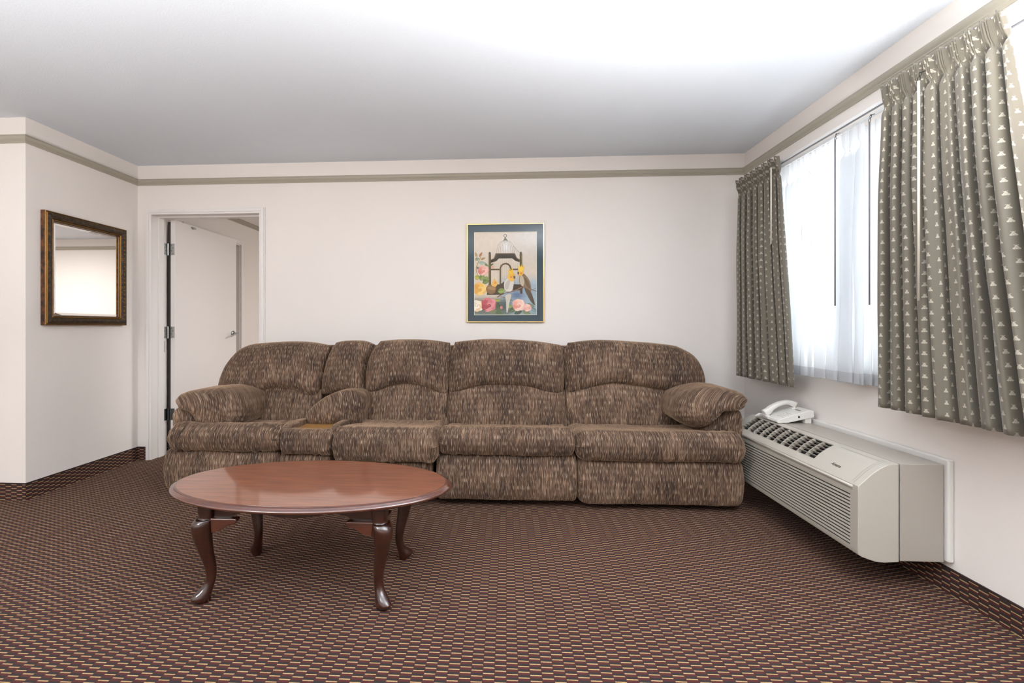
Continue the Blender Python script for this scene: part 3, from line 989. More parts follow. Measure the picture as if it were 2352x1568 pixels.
# control flap outline and brand lettering
m = MB()
def onc(t):
    s = t * (len(topc) - 1); i = min(int(s), len(topc) - 2); return Vector(topc[i]).lerp(Vector(topc[i + 1]), s - i)
for yy in (cy0 + .045, cy0 + .032):
    for k in range(24):
        a, b = onc(.12 + k / 24 * .80), onc(.12 + (k + 1) / 24 * .80)
        m.quad((a.x - .0006, yy, a.y + .0008), (b.x - .0006, yy, b.y + .0008), (b.x - .0006, yy + .0012, b.y + .0008), (a.x - .0006, yy + .0012, a.y + .0008))
a = onc(.22)
m.quad((a.x - .0005, cy0 + .045, a.y + .001), (a.x - .002, cy0 + .045, a.y + .0005), (a.x - .002, GY0 - .04, a.y + .0005), (a.x - .0005, GY0 - .04, a.y + .001))
m.build('flap_outline', M['grey_print_shade'], cover)
def text_mesh(name, body, size, mat, parent, origin, xdir, ydir, shear=0.0):
    cu = bpy.data.curves.new(name, 'FONT'); cu.body = body; cu.size = size; cu.shear = shear; cu.extrude = .0002
    cu.align_x = 'CENTER'
    ob = bpy.data.objects.new(name, cu); C.objects.link(ob)
    dg = bpy.context.evaluated_depsgraph_get()
    me = bpy.data.meshes.new_from_object(ob.evaluated_get(dg))
    bpy.data.objects.remove(ob)
    xd, yd = Vector(xdir).normalized(), Vector(ydir).normalized(); zd = xd.cross(yd)
    for v in me.vertices:
        c = v.co.copy(); v.co = Vector(origin) + xd * c.x + yd * c.y + zd * c.z
    me.materials.clear()
    return link(name, me, mat, parent)
tp = onc(.72); tn = (onc(.66) - onc(.78)).normalized()
text_mesh('lettering', 'Amana', .021, M['dark_print_shade'], cover, (tp.x - .0012, 2.165, tp.y + .0012), (0, -1, 0), (tn.x, 0, tn.y), .3)

# ------------------------------------------------------------------ TELEPHONE on the air conditioner
PX0, PX1, PY0, PY1 = 1.585, 1.795, 2.775, 2.935
ph = thing('telephone', 'white corded push button desk telephone on the far end of the air conditioner', 'telephone', (1.69, 2.855, ZTOP))
WM['telephone'] = __import__('mathutils').Matrix.Translation((1.69, 2.855, ZTOP))
zf = ZTOP + .002
m = MB()
side = [(PX0, zf + .006), (PX0 + .004, zf + .018), (PX0 + .02, zf + .024), (PX1 - .02, zf + .079), (PX1, zf + .074), (PX1 + .002, zf + .035), (PX1 - .06, zf + .022), (PX0 + .06, zf + .001), (PX0 + .01, zf)]
m.prism(side, 'y', PY0, PY1)
pbase = m.build('phone_base', M['white_plastic'], ph, bevel=.004, seg=3)
m = MB(); m.box(PX1 - .045, PX1 - .008, PY0 + .008, PY1 - .008, ZTOP, zf + .034)
m.build('phone_stand', M['white_plastic'], ph, bevel=.003)
slope = math.atan2(.055, .17)
def face(xx, off=0): return zf + .024 + (xx - PX0 - .02) * math.tan(slope) + off
# keypad
m = MB()
for i in range(4):
    for j in range(4):
        x = PX0 + .045 + i * .016; y = PY0 + .022 + j * .015
        m.box(x - .0035, x + .0035, y - .0045, y + .0045, face(x) - .002, face(x) + .0022, 0)
        m.box(x - .0022, x + .0022, y - .0028, y + .0028, face(x) + .0021, face(x) + .0026, 1)
m.build('keypad', [M['white_plastic'], M['dark_print_shade']], pbase)
m = MB(); m.box(PX1 - .062, PX1 - .035, PY0 + .035, PY0 + .075, face(PX1 - .05) - .003, face(PX1 - .05) + .001)
m.build('number_card', M['grey_print_shade'], pbase)
bx(1.705, 1.715, PY0 - .0006, PY0 + .002, zf + .032, zf + .043).build('phone_jack', M['black'], pbase)
# handset: from front (mouth) to rear (ear) along +X on the far side
hy0 = PY1 - .034
m = MB()
hp = spline([(PX0 - .006, face(PX0 + .0) + .016, .021), (PX0 + .018, face(PX0 + .02) + .024, .020), (PX0 + .04, face(PX0 + .04) + .040, .0145), (PX0 + .085, face(PX0 + .085) + .049, .0125),
             (PX0 + .125, face(PX0 + .125) + .046, .0135), (PX0 + .155, face(PX0 + .155) + .030, .018), (PX0 + .178, face(PX0 + .17) + .014, .020)], 6, False)
secs = []
for i, p in enumerate(hp):
    a = hp[min(i + 1, len(hp) - 1)] - hp[max(i - 1, 0)]
    d = Vector((a.x, 0, a.y)).normalized(); nn_ = Vector((-d.z, 0, d.x))
    w = .021; r = p.z
    if i == 0 or i == len(hp) - 1: r *= .7; w *= .8
    sec = []
    for k in range(20):
        th = 2 * PI * k / 20; c, s = math.cos(th), math.sin(th)
        sec.append(Vector((p.x, hy0, p.y)) + Vector((0, 1, 0)) * math.copysign(abs(c) ** .6, c) * w + nn_ * math.copysign(abs(s) ** .6, s) * r)
    secs.append(sec)
m.loft(secs); hset = m.build('handset', M['white_plastic'], ph, smooth=True)
# cradle cups
for x in (PX0 + .012, PX0 + .165):
    bx(x - .018, x + .018, hy0 - .022, hy0 + .022, face(x) - .006, face(x) + .004).build('cradle', M['white_plastic'], ph, bevel=.003)
# coiled cord
m = MB(); pts = []
path = spline([(PX0 - .004, hy0, face(PX0) + .012), (PX0 - .03, hy0 + .01, ZTOP + .030), (PX0 - .035, hy0 + .035, ZTOP + .012), (PX0 - .005, hy0 + .055, ZTOP + .012), (PX0 + .05, hy0 + .055, ZTOP + .012), (PX0 + .11, hy0 + .052, ZTOP + .012)], 60, False)
for i, p in enumerate(path):
    th = i * .95
    r = .0042 if i > 50 else .0008
    pts.append(p + Vector((math.cos(th) * r, math.sin(th) * r, math.sin(th + 1) * r)))
m.tube(pts, .0019, 6); m.build('coiled_cord', M['white_plastic'], hset, smooth=True)

# ------------------------------------------------------------------ CURTAINS
def drape(name, y0, y1, yb0, yb1, zt, zb, X, pleats, amp, mat, parent, seed, cloth=.21, head=.095, top_tilt=.0, ns=26, nrow=70, edge_curl=0.0, hem=False, hamp=None, wob=.5, headamp=1.0, swayf=.16):
    mb = MB(); vs = []; uv = []
    N = pleats * ns
    W = y1 - y0
    rnd = [random.uniform(-.5, .5) for _ in range(pleats + 2)]
    for j in range(nrow + 1):
        t = (j / nrow) ** 1.3
        z = lerp(zt, zb, t)
        dz = zt - z
        hd = 1 - sstep(head * .75, head * 1.25, dz)          # 1 in the header
        pin = math.exp(-((dz - head) / .018) ** 2)              # the pinch
        grow = sstep(head, head + .45, dz)
        for i in range(N + 1):
            s = i / N
            pl = s * pleats
            k = int(min(pl, pleats - 1e-6)); w = pl - k
            # body folds, wandering a little on the way down
            wander = wob * (noise.noise(Vector((pl * .9 + seed, t * 1.6, seed))) ) * grow
            ph_ = 2 * PI * (w + wander * .5)
            ampk = amp * (1 + .55 * rnd[k] * (1 - w) + .55 * rnd[k + 1] * w)
            body = ampk * (math.cos(ph_) + .22 * math.cos(2 * ph_ + seed + k)) * lerp(.55, 1.0, grow)
            # three-finger header
            fw = min(w, 1 - w)
            fin = (abs(math.sin(fw / .24 * PI * 1.5)) if fw < .24 else 0.15 * math.sin((fw - .24) / .26 * PI)) 
            hdr = (hamp or amp) * headamp * (fin * 1.3 - .35)
            off = body * (1 - hd) + hdr * hd
            off *= (1 - .55 * pin)
            y = lerp(lerp(y0, y1, s), lerp(yb0, yb1, s), t ** 1.1)
            sway = -math.sin(2 * ph_) * abs(W) / pleats * swayf * (1 - hd) * (1 - pin)
            pinch = -(w - .5) * 0
            # gather the cloth to the pinch point of each pleat
            if hd < 1 or True:
                cen = round(pl)
                g = (cen - pl) / pleats * W * .45 * pin if abs(cen - pl) < .3 else 0
            y += sway + g
            x = X - off - hd * top_tilt * (1 - dz / head)
            if edge_curl and s > .93: x -= edge_curl * ((s - .93) / .07) ** 2 * t
            zz = z + hd * (.006 * math.sin(w * 2 * PI * 3)) * (1 if j == 0 else .5) + (.004 * math.cos(ph_) if j == nrow else 0)
            vs.append((x, y, zz)); uv.append((s * pleats * cloth + seed, z))
    fs = []
    Wn = N + 1
    for j in range(nrow):
        for i in range(N):
            fs.append((j * Wn + i, j * Wn + i + 1, (j + 1) * Wn + i + 1, (j + 1) * Wn + i))
    mb.add(vs, fs, 0, uv)
    o = mb.build(name, mat, parent, smooth=True, recalc=False)
    return o

RX = 1.705
# traverse rod
rod = thing('curtain_rod', 'white double traverse rod running under the moulding above the window', 'curtain rod', (1.74, 2.4, 2.12))
WM['curtain_rod'] = __import__('mathutils').Matrix.Translation((1.74, 2.4, 2.12))
m = MB(); m.box(RX - .005, RX + .005, 1.565, 3.37, 2.118, 2.134, 0); m.box(RX - .0035, RX + .0035, 1.57, 3.365, 2.113, 2.118, 1)
m.build('front_track', [M['rod'], M['rod_dark']], rod)
m = MB(); m.box(1.755, 1.766, 1.56, 3.30, 2.116, 2.130)
m.build('rear_track', M['rod'], rod)
for y in (1.545, 3.372):
    m = MB()
    m.box(RX - .005, XR, y - .006, y + .006, 2.128, 2.150)
    m.box(XR - .004, XR, y - .02, y + .02, 2.10, 2.17)
    m.box(RX - .005, RX + .01, y - .012, y + .03 * (1 if y < 2 else -1), 2.112, 2.142)
    m.build('bracket', M['rod'], rod, bevel=.002)

dl = drape('patterned_drape', 3.37, 2.88, 3.37, 2.745, 2.145, .752, 1.665, 7, .024, M['drape'], None, 3.0, cloth=.18, top_tilt=.012, hamp=.018)
tag(dl, 'taupe curtain panel with small woven motifs hanging in the room corner, left of the sheers', 'curtain', 'drapes on the window wall')
dr = drape('patterned_drape', 2.085, 1.60, 2.09, 1.42, 2.150, .752, 1.650, 9, .034, M['drape'], None, 11.0, cloth=.19, top_tilt=.012, hamp=.016)
tag(dr, 'taupe curtain panel with small woven motifs hanging right of the sheers, nearest the camera', 'curtain', 'drapes on the window wall')
for o in (dl, dr):
    sd = o.modifiers.new('thick', 'SOLIDIFY'); sd.thickness = .0012
s1 = drape('sheer_curtain', 3.28, 2.34, 3.27, 2.34, 2.105, .818, 1.747, 9, .012, M['sheer'], None, 5.0, cloth=.2, head=.10, hamp=.010, wob=.7, swayf=.34)
tag(s1, 'left translucent white sheer curtain panel beside the left patterned curtain', 'curtain', 'sheers')
s2 = drape('sheer_curtain', 2.50, 1.56, 2.51, 1.50, 2.105, .815, 1.790, 9, .012, M['sheer'], None, 9.0, cloth=.2, head=.10, hamp=.010, wob=.7, swayf=.34)
tag(s2, 'right translucent white sheer curtain panel reaching behind the right patterned curtain', 'curtain', 'sheers')

def wand(px, y0p, y1p, X, mat, label, r=.0035, hook=True):
    a, b = onX(px, y0p, X), onX(px, y1p, X)
    t = thing('curtain_wand', label, 'curtain wand', (a.x, a.y, a.z), 'curtain wands')
    WM[t.name] = __import__('mathutils').Matrix.Translation(a)
    m = MB(); m.tube([(X, a.y, a.z), (X, a.y, b.z)], r, 10)
    m.build('wand_rod', mat, t, smooth=True)
    if hook:
        m = MB()
        pts = [(X + .001, a.y + math.sin(k / 10 * 2 * PI) * .006, a.z + .008 + math.cos(k / 10 * 2 * PI) * .009) for k in range(11)]
        m.tube(pts, .0012, 6)
        pts = [(X + .004, a.y - .002 + math.sin(k / 10 * 2 * PI) * .005, a.z + .026 + math.cos(k / 10 * 2 * PI) * .008) for k in range(11)]
        m.tube(pts, .0012, 6)
        m.tube([(X + .004, a.y - .002, a.z + .03), (X + .02, a.y - .006, a.z + .036)], .0014, 6)
        m.build('hook', M['hook'], t, smooth=True)
wand(1918, 322, 702, 1.720, M['wand_grey'], 'smoky grey curtain wand in front of the sheers, nearer the corner')
wand(1997, 280, 700, 1.720, M['wand_grey'], 'smoky grey curtain wand in front of the sheers, beside the right patterned curtain')
wand(2110, 186, 690, 1.590, M['wand_ivory'], 'ivory curtain wand hanging down the front of the right patterned curtain', .0045)
wand(1771, 385, 560, 1.622, M['wand_ivory'], 'short ivory curtain wand against the left patterned curtain', .004, False)

# ------------------------------------------------------------------ FRAMED PRINT
a = onY(1072, 514, 3.612); b = onY(1250, 740, 3.612)
FX0, FX1, FZ1, FZ0 = a.x, b.x, a.z, b.z
pic = thing('framed_print', 'framed print of cockatiels by a birdcage among roses, above the sofa', 'picture', ((FX0 + FX1) / 2, YB, FZ0))
WM['framed_print'] = __import__('mathutils').Matrix.Translation(((FX0 + FX1) / 2, YB, FZ0))
fw_ = .009
m = MB()
m.box(FX0, FX0 + fw_, YB - .022, YB, FZ0, FZ1); m.box(FX1 - fw_, FX1, YB - .022, YB, FZ0, FZ1)
m.box(FX0 + fw_, FX1 - fw_, YB - .022, YB, FZ0, FZ0 + fw_); m.box(FX0 + fw_, FX1 - fw_, YB - .022, YB, FZ1 - fw_, FZ1)
m.build('frame', M['gold'], pic, bevel=.0015)
# zoomed reading frame 1254x1568 for x 1060..1260, y 500..750 -> metres
Sx = (FX1 - FX0) / (1190 - 68); Sz = (FZ1 - FZ0) / (1500 - 88)
def pm(x, y): return (FX0 + (x - 68) * Sx, FZ1 - (y - 88) * Sz)
ax0, az1 = pm(175, 207); ax1, az0 = pm(1085, 1395)
m = MB(); ym = YB - .012
m.box(FX0 + fw_, ax0, ym, YB - .004, FZ0 + fw_, FZ1 - fw_); m.box(ax1, FX1 - fw_, ym, YB - .004, FZ0 + fw_, FZ1 - fw_)
m.box(ax0, ax1, ym, YB - .004, FZ0 + fw_, az0); m.box(ax0, ax1, ym, YB - .004, az1, FZ1 - fw_)
matb = m.build('mat_board', M['mat'], pic)
m = MB(); e = .0025
m.box(ax0, ax0 + e, ym + .0005, YB - .004, az0, az1); m.box(ax1 - e, ax1, ym + .0005, YB - .004, az0, az1)
m.box(ax0 + e, ax1 - e, ym + .0005, YB - .004, az0, az0 + e); m.box(ax0 + e, ax1 - e, ym + .0005, YB - .004, az1 - e, az1)
m.build('mat_bevel', M['mat_line'], matb)
bx(FX0 + fw_, FX1 - fw_, YB - .0165, YB - .0155, FZ0 + fw_, FZ1 - fw_).build('glass', M['glass'], pic)

class Art:
    def __init__(s): s.v = []; s.f = []; s.c = []; s.lay = 0
    def poly(s, pts, col, smooth=0, closed=True):
        if smooth: pts = [(p.x, p.y) for p in spline([(a, b, 0) for a, b in pts], smooth, True)]
        pts = [(min(1083, max(177, x)), min(1393, max(209, y))) for x, y in pts]
        s.lay += 1
        y = YB - .0045 - s.lay * .000022
        b = len(s.v)
        for x, yy in pts:
            q = pm(x, yy); s.v.append((q[0], y, q[1]))
        s.f.append(tuple(range(b, b + len(pts)))); s.c.append(lin(col) if isinstance(col, str) else col)
    def line(s, pts, w, col, smooth=0):
        pts = [Vector((a, b, 0)) for a, b in pts]
        if smooth: pts = spline(pts, smooth, False)
        L, R = [], []
        for i, p in enumerate(pts):
            d = (pts[min(i + 1, len(pts) - 1)] - pts[max(0, i - 1)]).normalized()
            n_ = Vector((-d.y, d.x, 0)); ww = w[0] + (w[1] - w[0]) * i / (len(pts) - 1) if isinstance(w, tuple) else w
            L.append((p.x + n_.x * ww / 2, p.y + n_.y * ww / 2)); R.append((p.x - n_.x * ww / 2, p.y - n_.y * ww / 2))
        s.lay += 1
        y = YB - .0045 - s.lay * .000022
        c = lin(col)
        def put(q):
            x, yy = min(1083, max(177, q[0])), min(1393, max(209, q[1]))
            r = pm(x, yy); s.v.append((r[0], y, r[1]))
        for i in range(len(pts) - 1):
            b = len(s.v)
            for q in (L[i], L[i + 1], R[i + 1], R[i]): put(q)
            s.f.append((b, b + 1, b + 2, b + 3)); s.c.append(c)
    def ring(s, cx, cy, r, w, col, n=24, a0=0, a1=2 * PI, ry=None):
        ry = ry or r
        s.line([(cx + r * math.cos(a0 + (a1 - a0) * k / n), cy + ry * math.sin(a0 + (a1 - a0) * k / n)) for k in range(n + 1)], w, col)
    def leaf(s, x, y, ang, L, W, col, col2=None):
        c, d = math.cos(ang), math.sin(ang)
        def T_(a, b): return (x + c * a - d * b, y + d * a + c * b)
        s.poly([T_(0, 0), T_(L * .3, W * .5), T_(L * .65, W * .42), T_(L, 0), T_(L * .65, -W * .42), T_(L * .3, -W * .5)], col, 4)
        if col2: s.poly([T_(L * .05, 0), T_(L * .35, W * .36), T_(L * .65, W * .3), T_(L * .95, 0)], col2, 3)
    def rose(s, cx, cy, r, cols, seed=0):
        rr = random.Random(seed)
        n = 7
        for ring_i, f in enumerate((1.0, .84, .68, .52, .38, .25)):
            k = n - ring_i
            k = max(4, k)
            for q in range(k):
                th = 2 * PI * q / k + ring_i * .7 + rr.uniform(-.15, .15)
                px_, py_ = cx + math.cos(th) * r * f * .45, cy + math.sin(th) * r * f * .42
                pr = r * f * .62
                col = cols[(ring_i + q) % len(cols)]
                s.poly([(px_ + pr * math.cos(a) * (1 + .12 * math.sin(3 * a + seed + q)), py_ + pr * .86 * math.sin(a) * (1 + .1 * math.cos(2 * a + q))) for a in [2 * PI * t / 12 for t in range(12)]], col, 2)
        s.poly([(cx + r * .13 * math.cos(a), cy + r * .1 * math.sin(a)) for a in [2 * PI * t / 10 for t in range(10)]], cols[0], 2)
    def build(s, parent):
        me = bpy.data.meshes.new('print_sheet')
        me.from_pydata(s.v, [], s.f); me.update()
        ca = me.color_attributes.new('Col', 'FLOAT_COLOR', 'CORNER')
        for p, c in zip(me.polygons, s.c):
            for li in p.loop_indices: ca.data[li].color = c
        me.uv_layers.new(name='UVMap')
        return link('print_sheet', me, M['print'], parent)
A_ = Art()
# washed background: warm cream, going blue-grey low on the right (printed colours)
GX, GY = 30, 38
for j in range(GY):
    for i in range(GX):
        x, y = lerp(175, 1085, (i + .5) / GX), lerp(207, 1395, (j + .5) / GY)
        c = Vector(lin('#D9CBB9')[:3])
        c = c.lerp(Vector(lin('#CFCAC4')[:3]), sstep(500, 900, x) * sstep(900, 300, y) * .7)
        b_ = sstep(780, 1000, y) * sstep(480, 640, x)
        c = c.lerp(Vector(lin('#93AFC2')[:3]), b_ * .85)
        b2 = math.exp(-(((x - 800) / 110) ** 2 + ((y - 1110) / 70) ** 2))
        c = c.lerp(Vector(lin('#4E6187')[:3]), b2 * .85)
        b3 = math.exp(-(((x - 640) / 60) ** 2 + ((y - 420) / 90) ** 2))
        c = c.lerp(Vector(lin('#E6E4E2')[:3]), b3)
        b4 = sstep(1080, 1240, y) * (1 - sstep(650, 760, x))
        c = c.lerp(Vector(lin('#3C4A44')[:3]), b4 * .9)
        b5 = sstep(1280, 1390, y)
        c = c.lerp(Vector(lin('#7E8C86')[:3]), b5 * .6)
        n_ = .06 * noise.noise(Vector((x * .02, y * .02, 0)))
        c = c * (1 + n_)
        x0_, x1_ = lerp(175, 1085, i / GX), lerp(175, 1085, (i + 1) / GX)
        y0_, y1_ = lerp(207, 1395, j / GY), lerp(207, 1395, (j + 1) / GY)
        b = len(A_.v)
        for q in ((x0_, y0_), (x1_, y0_), (x1_, y1_), (x0_, y1_)):
            r = pm(*q); A_.v.append((r[0], YB - .0045, r[1]))
        A_.f.append((b, b + 1, b + 2, b + 3)); A_.c.append((c.x, c.y, c.z, 1))
cg, cd, ch = '#5B4D2C', '#3A3020', '#8A7A50'
# wire dome and bars
for k in range(11):
    t = -1 + 2 * k / 10
    A_.line([(632 + t * 22, 325), (632 + t * 75, 350), (632 + t * 112, 400), (632 + t * 132, 505)], 3.5, '#8B8374', 4)
for k in range(14):
    x = 432 + k * 31
    top_ = 600 if 530 < x < 730 else 650
    A_.line([(x, top_), (x, 960)], 2.5, '#A79C88')
A_.line([(745, 400), (790, 455), (830, 500)], 5, '#8B8374', 4)
A_.ring(628, 260, 20, 8, cg); A_.poly([(628, 275), (662, 325), (600, 325)], '#6E6A48')
# cage frame
A_.poly([(385, 520), (420, 520), (422, 960), (384, 960)], cg); A_.line([(392, 530), (392, 955)], 7, ch)
A_.poly([(402, 488), (420, 505), (414, 522), (418, 535), (386, 535), (390, 522), (384, 505)], cg, 3)
A_.poly([(836, 520), (876, 520), (877, 720), (840, 720)], cg); A_.line([(868, 530), (868, 715)], 7, ch)
A_.poly([(855, 488), (872, 505), (866, 522), (872, 535), (838, 535), (842, 522), (836, 505)], cg, 3)
A_.poly([(420, 600), (460, 580), (490, 508), (765, 508), (800, 575), (838, 600), (836, 640), (775, 620), (730, 585), (535, 585), (500, 622), (422, 645)], cd)
A_.line([(420, 606), (465, 585), (500, 515), (760, 515), (795, 580), (836, 606)], 9, ch)
A_.line([(422, 742), (545, 742)], 22, cg); A_.line([(715, 742), (812, 742)], 22, cg)
A_.line([(556, 960), (556, 760)] + [(632 - 76 * math.cos(a), 735 - 76 * math.sin(a)) for a in [PI * k / 14 for k in range(15)]] + [(708, 790)], 24, cg)
A_.line([(549, 955), (549, 760)] + [(632 - 84 * math.cos(a), 735 - 84 * math.sin(a)) for a in [PI * k / 14 for k in range(8)]], 6, ch)
A_.poly([(380, 960), (560, 955), (610, 915), (620, 1000), (600, 1105), (360, 1105)], '#4A3F2A')
A_.poly([(745, 955), (890, 958), (880, 1030), (878, 1092), (845, 1090), (842, 1045), (740, 1040)], '#4A3A2A')
# branches
A_.line([(510, 1140), (600, 1090), (700, 1065), (790, 1040), (860, 1000), (960, 1015), (1085, 1060)], (14, 8), '#6B4A36', 5)
A_.line([(620, 1080), (700, 1060), (800, 1032), (870, 995)], 12, '#9A7256', 4)
A_.line([(560, 1130), (650, 1155), (740, 1190)], 8, '#7A5A42', 4); A_.line([(640, 1160), (690, 1215)], 6, '#7A5A42')
A_.line([(1000, 1040), (1080, 1010)], 6, '#8C7A68'); A_.line([(220, 820), (205, 720), (235, 640), (270, 560)], 7, '#8B6A4A', 4)
# foliage
for (x, y, an, L, W, c1, c2) in [
    (215, 560, -1.9, 75, 34, '#A88E64', '#B59B70'), (250, 560, -1.0, 80, 34, '#A8764C', '#B98A5C'), (270, 600, -.4, 75, 30, '#B48A58', None), (190, 600, -.3, 60, 46, '#8C9272', '#9CA280'),
    (240, 640, .1, 110, 46, '#9CAE9C', '#AEBFAE'), (215, 700, .9, 60, 30, '#6F7F5C', None), (330, 660, .6, 60, 34, '#6F7B4C', '#85905E'), (380, 700, -.5, 90, 30, '#5F6A3C', None),
    (185, 850, .1, 80, 70, '#A4A04A', '#C0B85A'), (270, 900, -1.2, 110, 80, '#7D8E4E', '#93A35E'), (300, 940, -.6, 120, 70, '#62733E', '#7F8E50'), (330, 850, .5, 70, 50, '#8E9C5E', None),
    (520, 1060, -.2, 120, 75, '#7C9048', '#98A85C'), (360, 1050, .3, 110, 60, '#5A6236', '#7C7E44'), (610, 1030, .1, 90, 30, '#A89E58', None),
    (480, 1180, .1, 80, 42, '#8E9A48', '#A6B05A'), (500, 1220, 1.0, 120, 50, '#3F5638', '#4E6644'), (560, 1300, 2.2, 110, 60, '#5B7048', None), (640, 1260, .2, 110, 50, '#8FA05A', '#A6B46E'),
    (690, 1350, -.6, 130, 70, '#56684A', '#6E7E5C'), (760, 1375, -.3, 120, 60, '#4A5C50', None), (880, 1340, .3, 120, 60, '#7C8A66', None), (930, 1240, .3, 130, 50, '#74836A', '#8A9880'),
    (1000, 1290, .6, 110, 50, '#6F8A90', '#86A0A6'), (1040, 1230, -.4, 60, 40, '#A8B8B8', None), (1030, 905, .9, 60, 46, '#A9C2CE', None), (1050, 1100, .3, 50, 26, '#9DB2BC', None), (400, 1360, -.3, 110, 50, '#7E845C', None), (500, 1350, .4, 110, 50, '#5C7050', None)]:
    A_.leaf(x, y, an, L, W, c1, c2)
# roses
A_.rose(310, 755, 76, ['#D98F80', '#E9AFA2', '#F0C2B4', '#D47C6E'], 1)
A_.rose(262, 1020, 98, ['#DDA040', '#EDBE62', '#F3D080', '#E0A94A'], 2)
A_.rose(228, 1262, 88, ['#E2D9C4', '#F1EAD6', '#E9C9A0', '#F5F0E2'], 3)
A_.rose(390, 1245, 108, ['#B8535A', '#D27C7E', '#DE9494', '#A8474E'], 4)
A_.rose(826, 1252, 92, ['#E8A896', '#F1C4B2', '#F6D6C6', '#DE9682'], 5)
A_.rose(950, 1290, 58, ['#E6A898', '#F0C0B0', '#F4CEC0'], 6)
A_.poly([(555, 1275), (580, 1265), (592, 1295), (575, 1312), (555, 1300)], '#D08078', 3)
A_.poly([(425, 690), (450, 690), (470, 710), (440, 720), (420, 715)], '#D9A890', 3)
# small bird
A_.poly([(350, 1010), (380, 970), (440, 960), (490, 985), (495, 1030), (470, 1080), (410, 1095), (365, 1060)], '#8C6A44', 4)
A_.poly([(370, 1000), (420, 985), (480, 1005), (470, 1040), (400, 1030)], '#A98458', 4)
A_.poly([(430, 965), (455, 900), (470, 868), (490, 900), (520, 935), (510, 965), (490, 990), (455, 985)], '#E3B25A', 4)
A_.poly([(470, 925), (492, 920), (495, 942), (478, 950)], '#E08A3A', 3)
# white bird
A_.poly([(615, 930), (650, 880), (695, 850), (745, 900), (750, 960), (735, 1020), (705, 1060), (640, 1050), (612, 1000)], '#D8D2C8', 4)
A_.poly([(630, 950), (665, 900), (700, 900), (690, 960), (660, 1030), (625, 1010)], '#C3B9AC', 4)
A_.poly([(630, 1120), (705, 1095), (715, 1130), (695, 1200), (665, 1345), (645, 1350), (640, 1200)], '#CEC6B6', 3)
A_.poly([(690, 800), (660, 850), (695, 905), (735, 915), (770, 870), (768, 820), (740, 790)], '#E9B446', 4)
for an in (-2.5, -2.2, -1.9, -1.6): A_.leaf(735, 820, an, 95, 22, '#F0C23C')
A_.poly([(745, 840), (775, 845), (765, 878), (750, 870)], '#6A5540', 3); A_.poly([(695, 845), (722, 838), (728, 862), (705, 868)], '#DB8A42', 3)
# grey-brown bird
A_.poly([(835, 850), (870, 810), (905, 810), (950, 860), (985, 920), (1003, 1010), (1000, 1060), (960, 1040), (900, 1000), (850, 960), (832, 900)], '#8B7357', 4)
A_.poly([(835, 860), (865, 830), (890, 860), (905, 930), (885, 985), (850, 955)], '#C2B29A', 4)
A_.poly([(905, 860), (950, 900), (990, 1000), (960, 1010), (920, 940)], '#6E5840', 4)
A_.poly([(905, 1010), (960, 1030), (1005, 1080), (1060, 1252), (1000, 1200), (950, 1110)], '#5E4C3A', 3)
A_.poly([(812, 770), (840, 735), (885, 745), (895, 790), (875, 825), (835, 835), (812, 800)], '#ECB944', 4)
for an in (-2.1, -1.8, -1.5, -1.2, -.9): A_.leaf(855, 775, an, 100, 20, '#F2CB44')
A_.poly([(806, 785), (826, 780), (828, 805), (815, 818)], '#5A4736', 3); A_.poly([(845, 790), (872, 785), (872, 812), (850, 815)], '#DC8C3C', 3)
A_.build(pic)

# ------------------------------------------------------------------ MIRROR on the left wall
a = onX(103, 483, XL + .03); b = onX(288, 527, XL + .02)
MY0, MY1 = a.y, b.y
MZ1 = (a.z + b.z) / 2; MZ0 = (onX(103, 746, XL + .03).z + onX(286, 747, XL + .02).z) / 2
mir = thing('wall_mirror', 'framed mirror with dark antique gilt moulding hanging on the left wall', 'mirror', (XL, (MY0 + MY1) / 2, MZ0))
WM['wall_mirror'] = __import__('mathutils').Matrix.Translation((XL, (MY0 + MY1) / 2, MZ0))
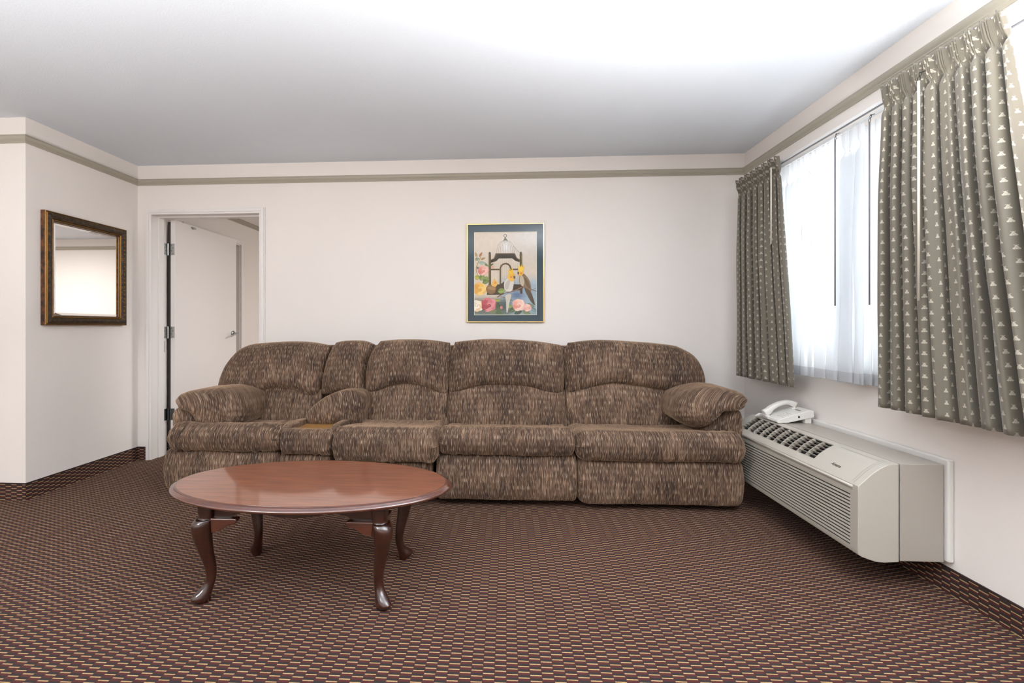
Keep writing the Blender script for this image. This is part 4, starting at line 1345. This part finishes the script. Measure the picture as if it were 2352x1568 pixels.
# frame swept round the rectangle: (inset, depth) profile
prof = [(0, 0), (0, .030), (.005, .034), (.010, .031), (.014, .035), (.030, .041), (.046, .036), (.050, .030), (.054, .033), (.058, .028), (.064, .026), (.066, .018), (.066, 0)]
mats = [2, 1, 0, 1, 0, 0, 0, 1, 1, 0, 1, 0, 0]
def rect_sec(ins, dep):
    return [(XL + dep, MY0 + ins, MZ0 + ins), (XL + dep, MY1 - ins, MZ0 + ins), (XL + dep, MY1 - ins, MZ1 - ins), (XL + dep, MY0 + ins, MZ1 - ins)]
m = MB()
for k in range(len(prof) - 1):
    A0, A1 = rect_sec(*prof[k]), rect_sec(*prof[k + 1])
    m.loft([A0, A1], caps=False, mi=mats[k])
mfr = m.build('frame', [M['gilt'], M['gilt_line'], M['gilt_side']], mir, recalc=False)
m = MB()
i0, i1 = .064, .084
R0, R1 = rect_sec(i0, .012), rect_sec(i1, .0155)
m.loft([R0, R1], caps=False)
m.add(R1, [(0, 1, 2, 3)])
m.build('mirror_glass', M['mirror'], mir)
# carved beads on the frame face
m = MB()
zz = MZ0 + .05
while zz < MZ1 - .04:
    for yy in (MY1 - .030,):
        c = Vector((XL + .040, yy, zz))
        secs = [[c + Vector((math.sin(q) * .004, math.cos(t) * .009 * math.cos(q), math.sin(t) * .006 * math.cos(q))) for t in [2 * PI * k / 8 for k in range(8)]] for q in (0, .5, 1.0, 1.4)]
        m.loft(secs)
    zz += .032
m.build('carving', M['gilt_line'], mfr, smooth=True)

# ------------------------------------------------------------------ LIGHTS
def area(name, loc, rot, sx, sy, power, col=(1, 1, 1), spread=None):
    l = bpy.data.lights.new(name, 'AREA'); l.shape = 'RECTANGLE'; l.size = sx; l.size_y = sy
    l.energy = power; l.color = col
    if spread: l.spread = spread
    o = bpy.data.objects.new(name, l); C.objects.link(o)
    o.location = loc; o.rotation_euler = rot
    return o
# daylight outside the window
area('daylight', (XR + .55, (WY0 + WY1) / 2, 1.55), (0, PI / 2, 0), 1.6, 2.2, 26, (.93, .97, 1))
# added fill lights out of view, two of them thrown at the ceiling
area('overhead_fill', (-2.9, -.9, 2.38), (0, 0, 0), 1.0, 1.0, 45, (1, .99, .97))
area('bounce_fill', (.95, .45, 1.05), (PI, 0, 0), .7, .7, 102, (1, 1, 1), 2.3)
area('bounce_fill', (-1.7, -.2, 1.1), (PI, 0, 0), .8, .8, 95, (1, .99, .98))
# added fill brightening the next room
area('next_room_fill', (.35, 4.9, 2.38), (0, 0, 0), .9, .9, 62, (1, .99, .98))

w = bpy.data.worlds.new('World'); scene.world = w; w.use_nodes = True
w.node_tree.nodes['Background'].inputs[0].default_value = (.92, .96, 1, 1)
w.node_tree.nodes['Background'].inputs[1].default_value = .8

vs_ = scene.view_settings
vs_.view_transform = 'Standard'; vs_.look = 'None'; vs_.gamma = 1; vs_.exposure = 0.55
vs_.use_curve_mapping = False
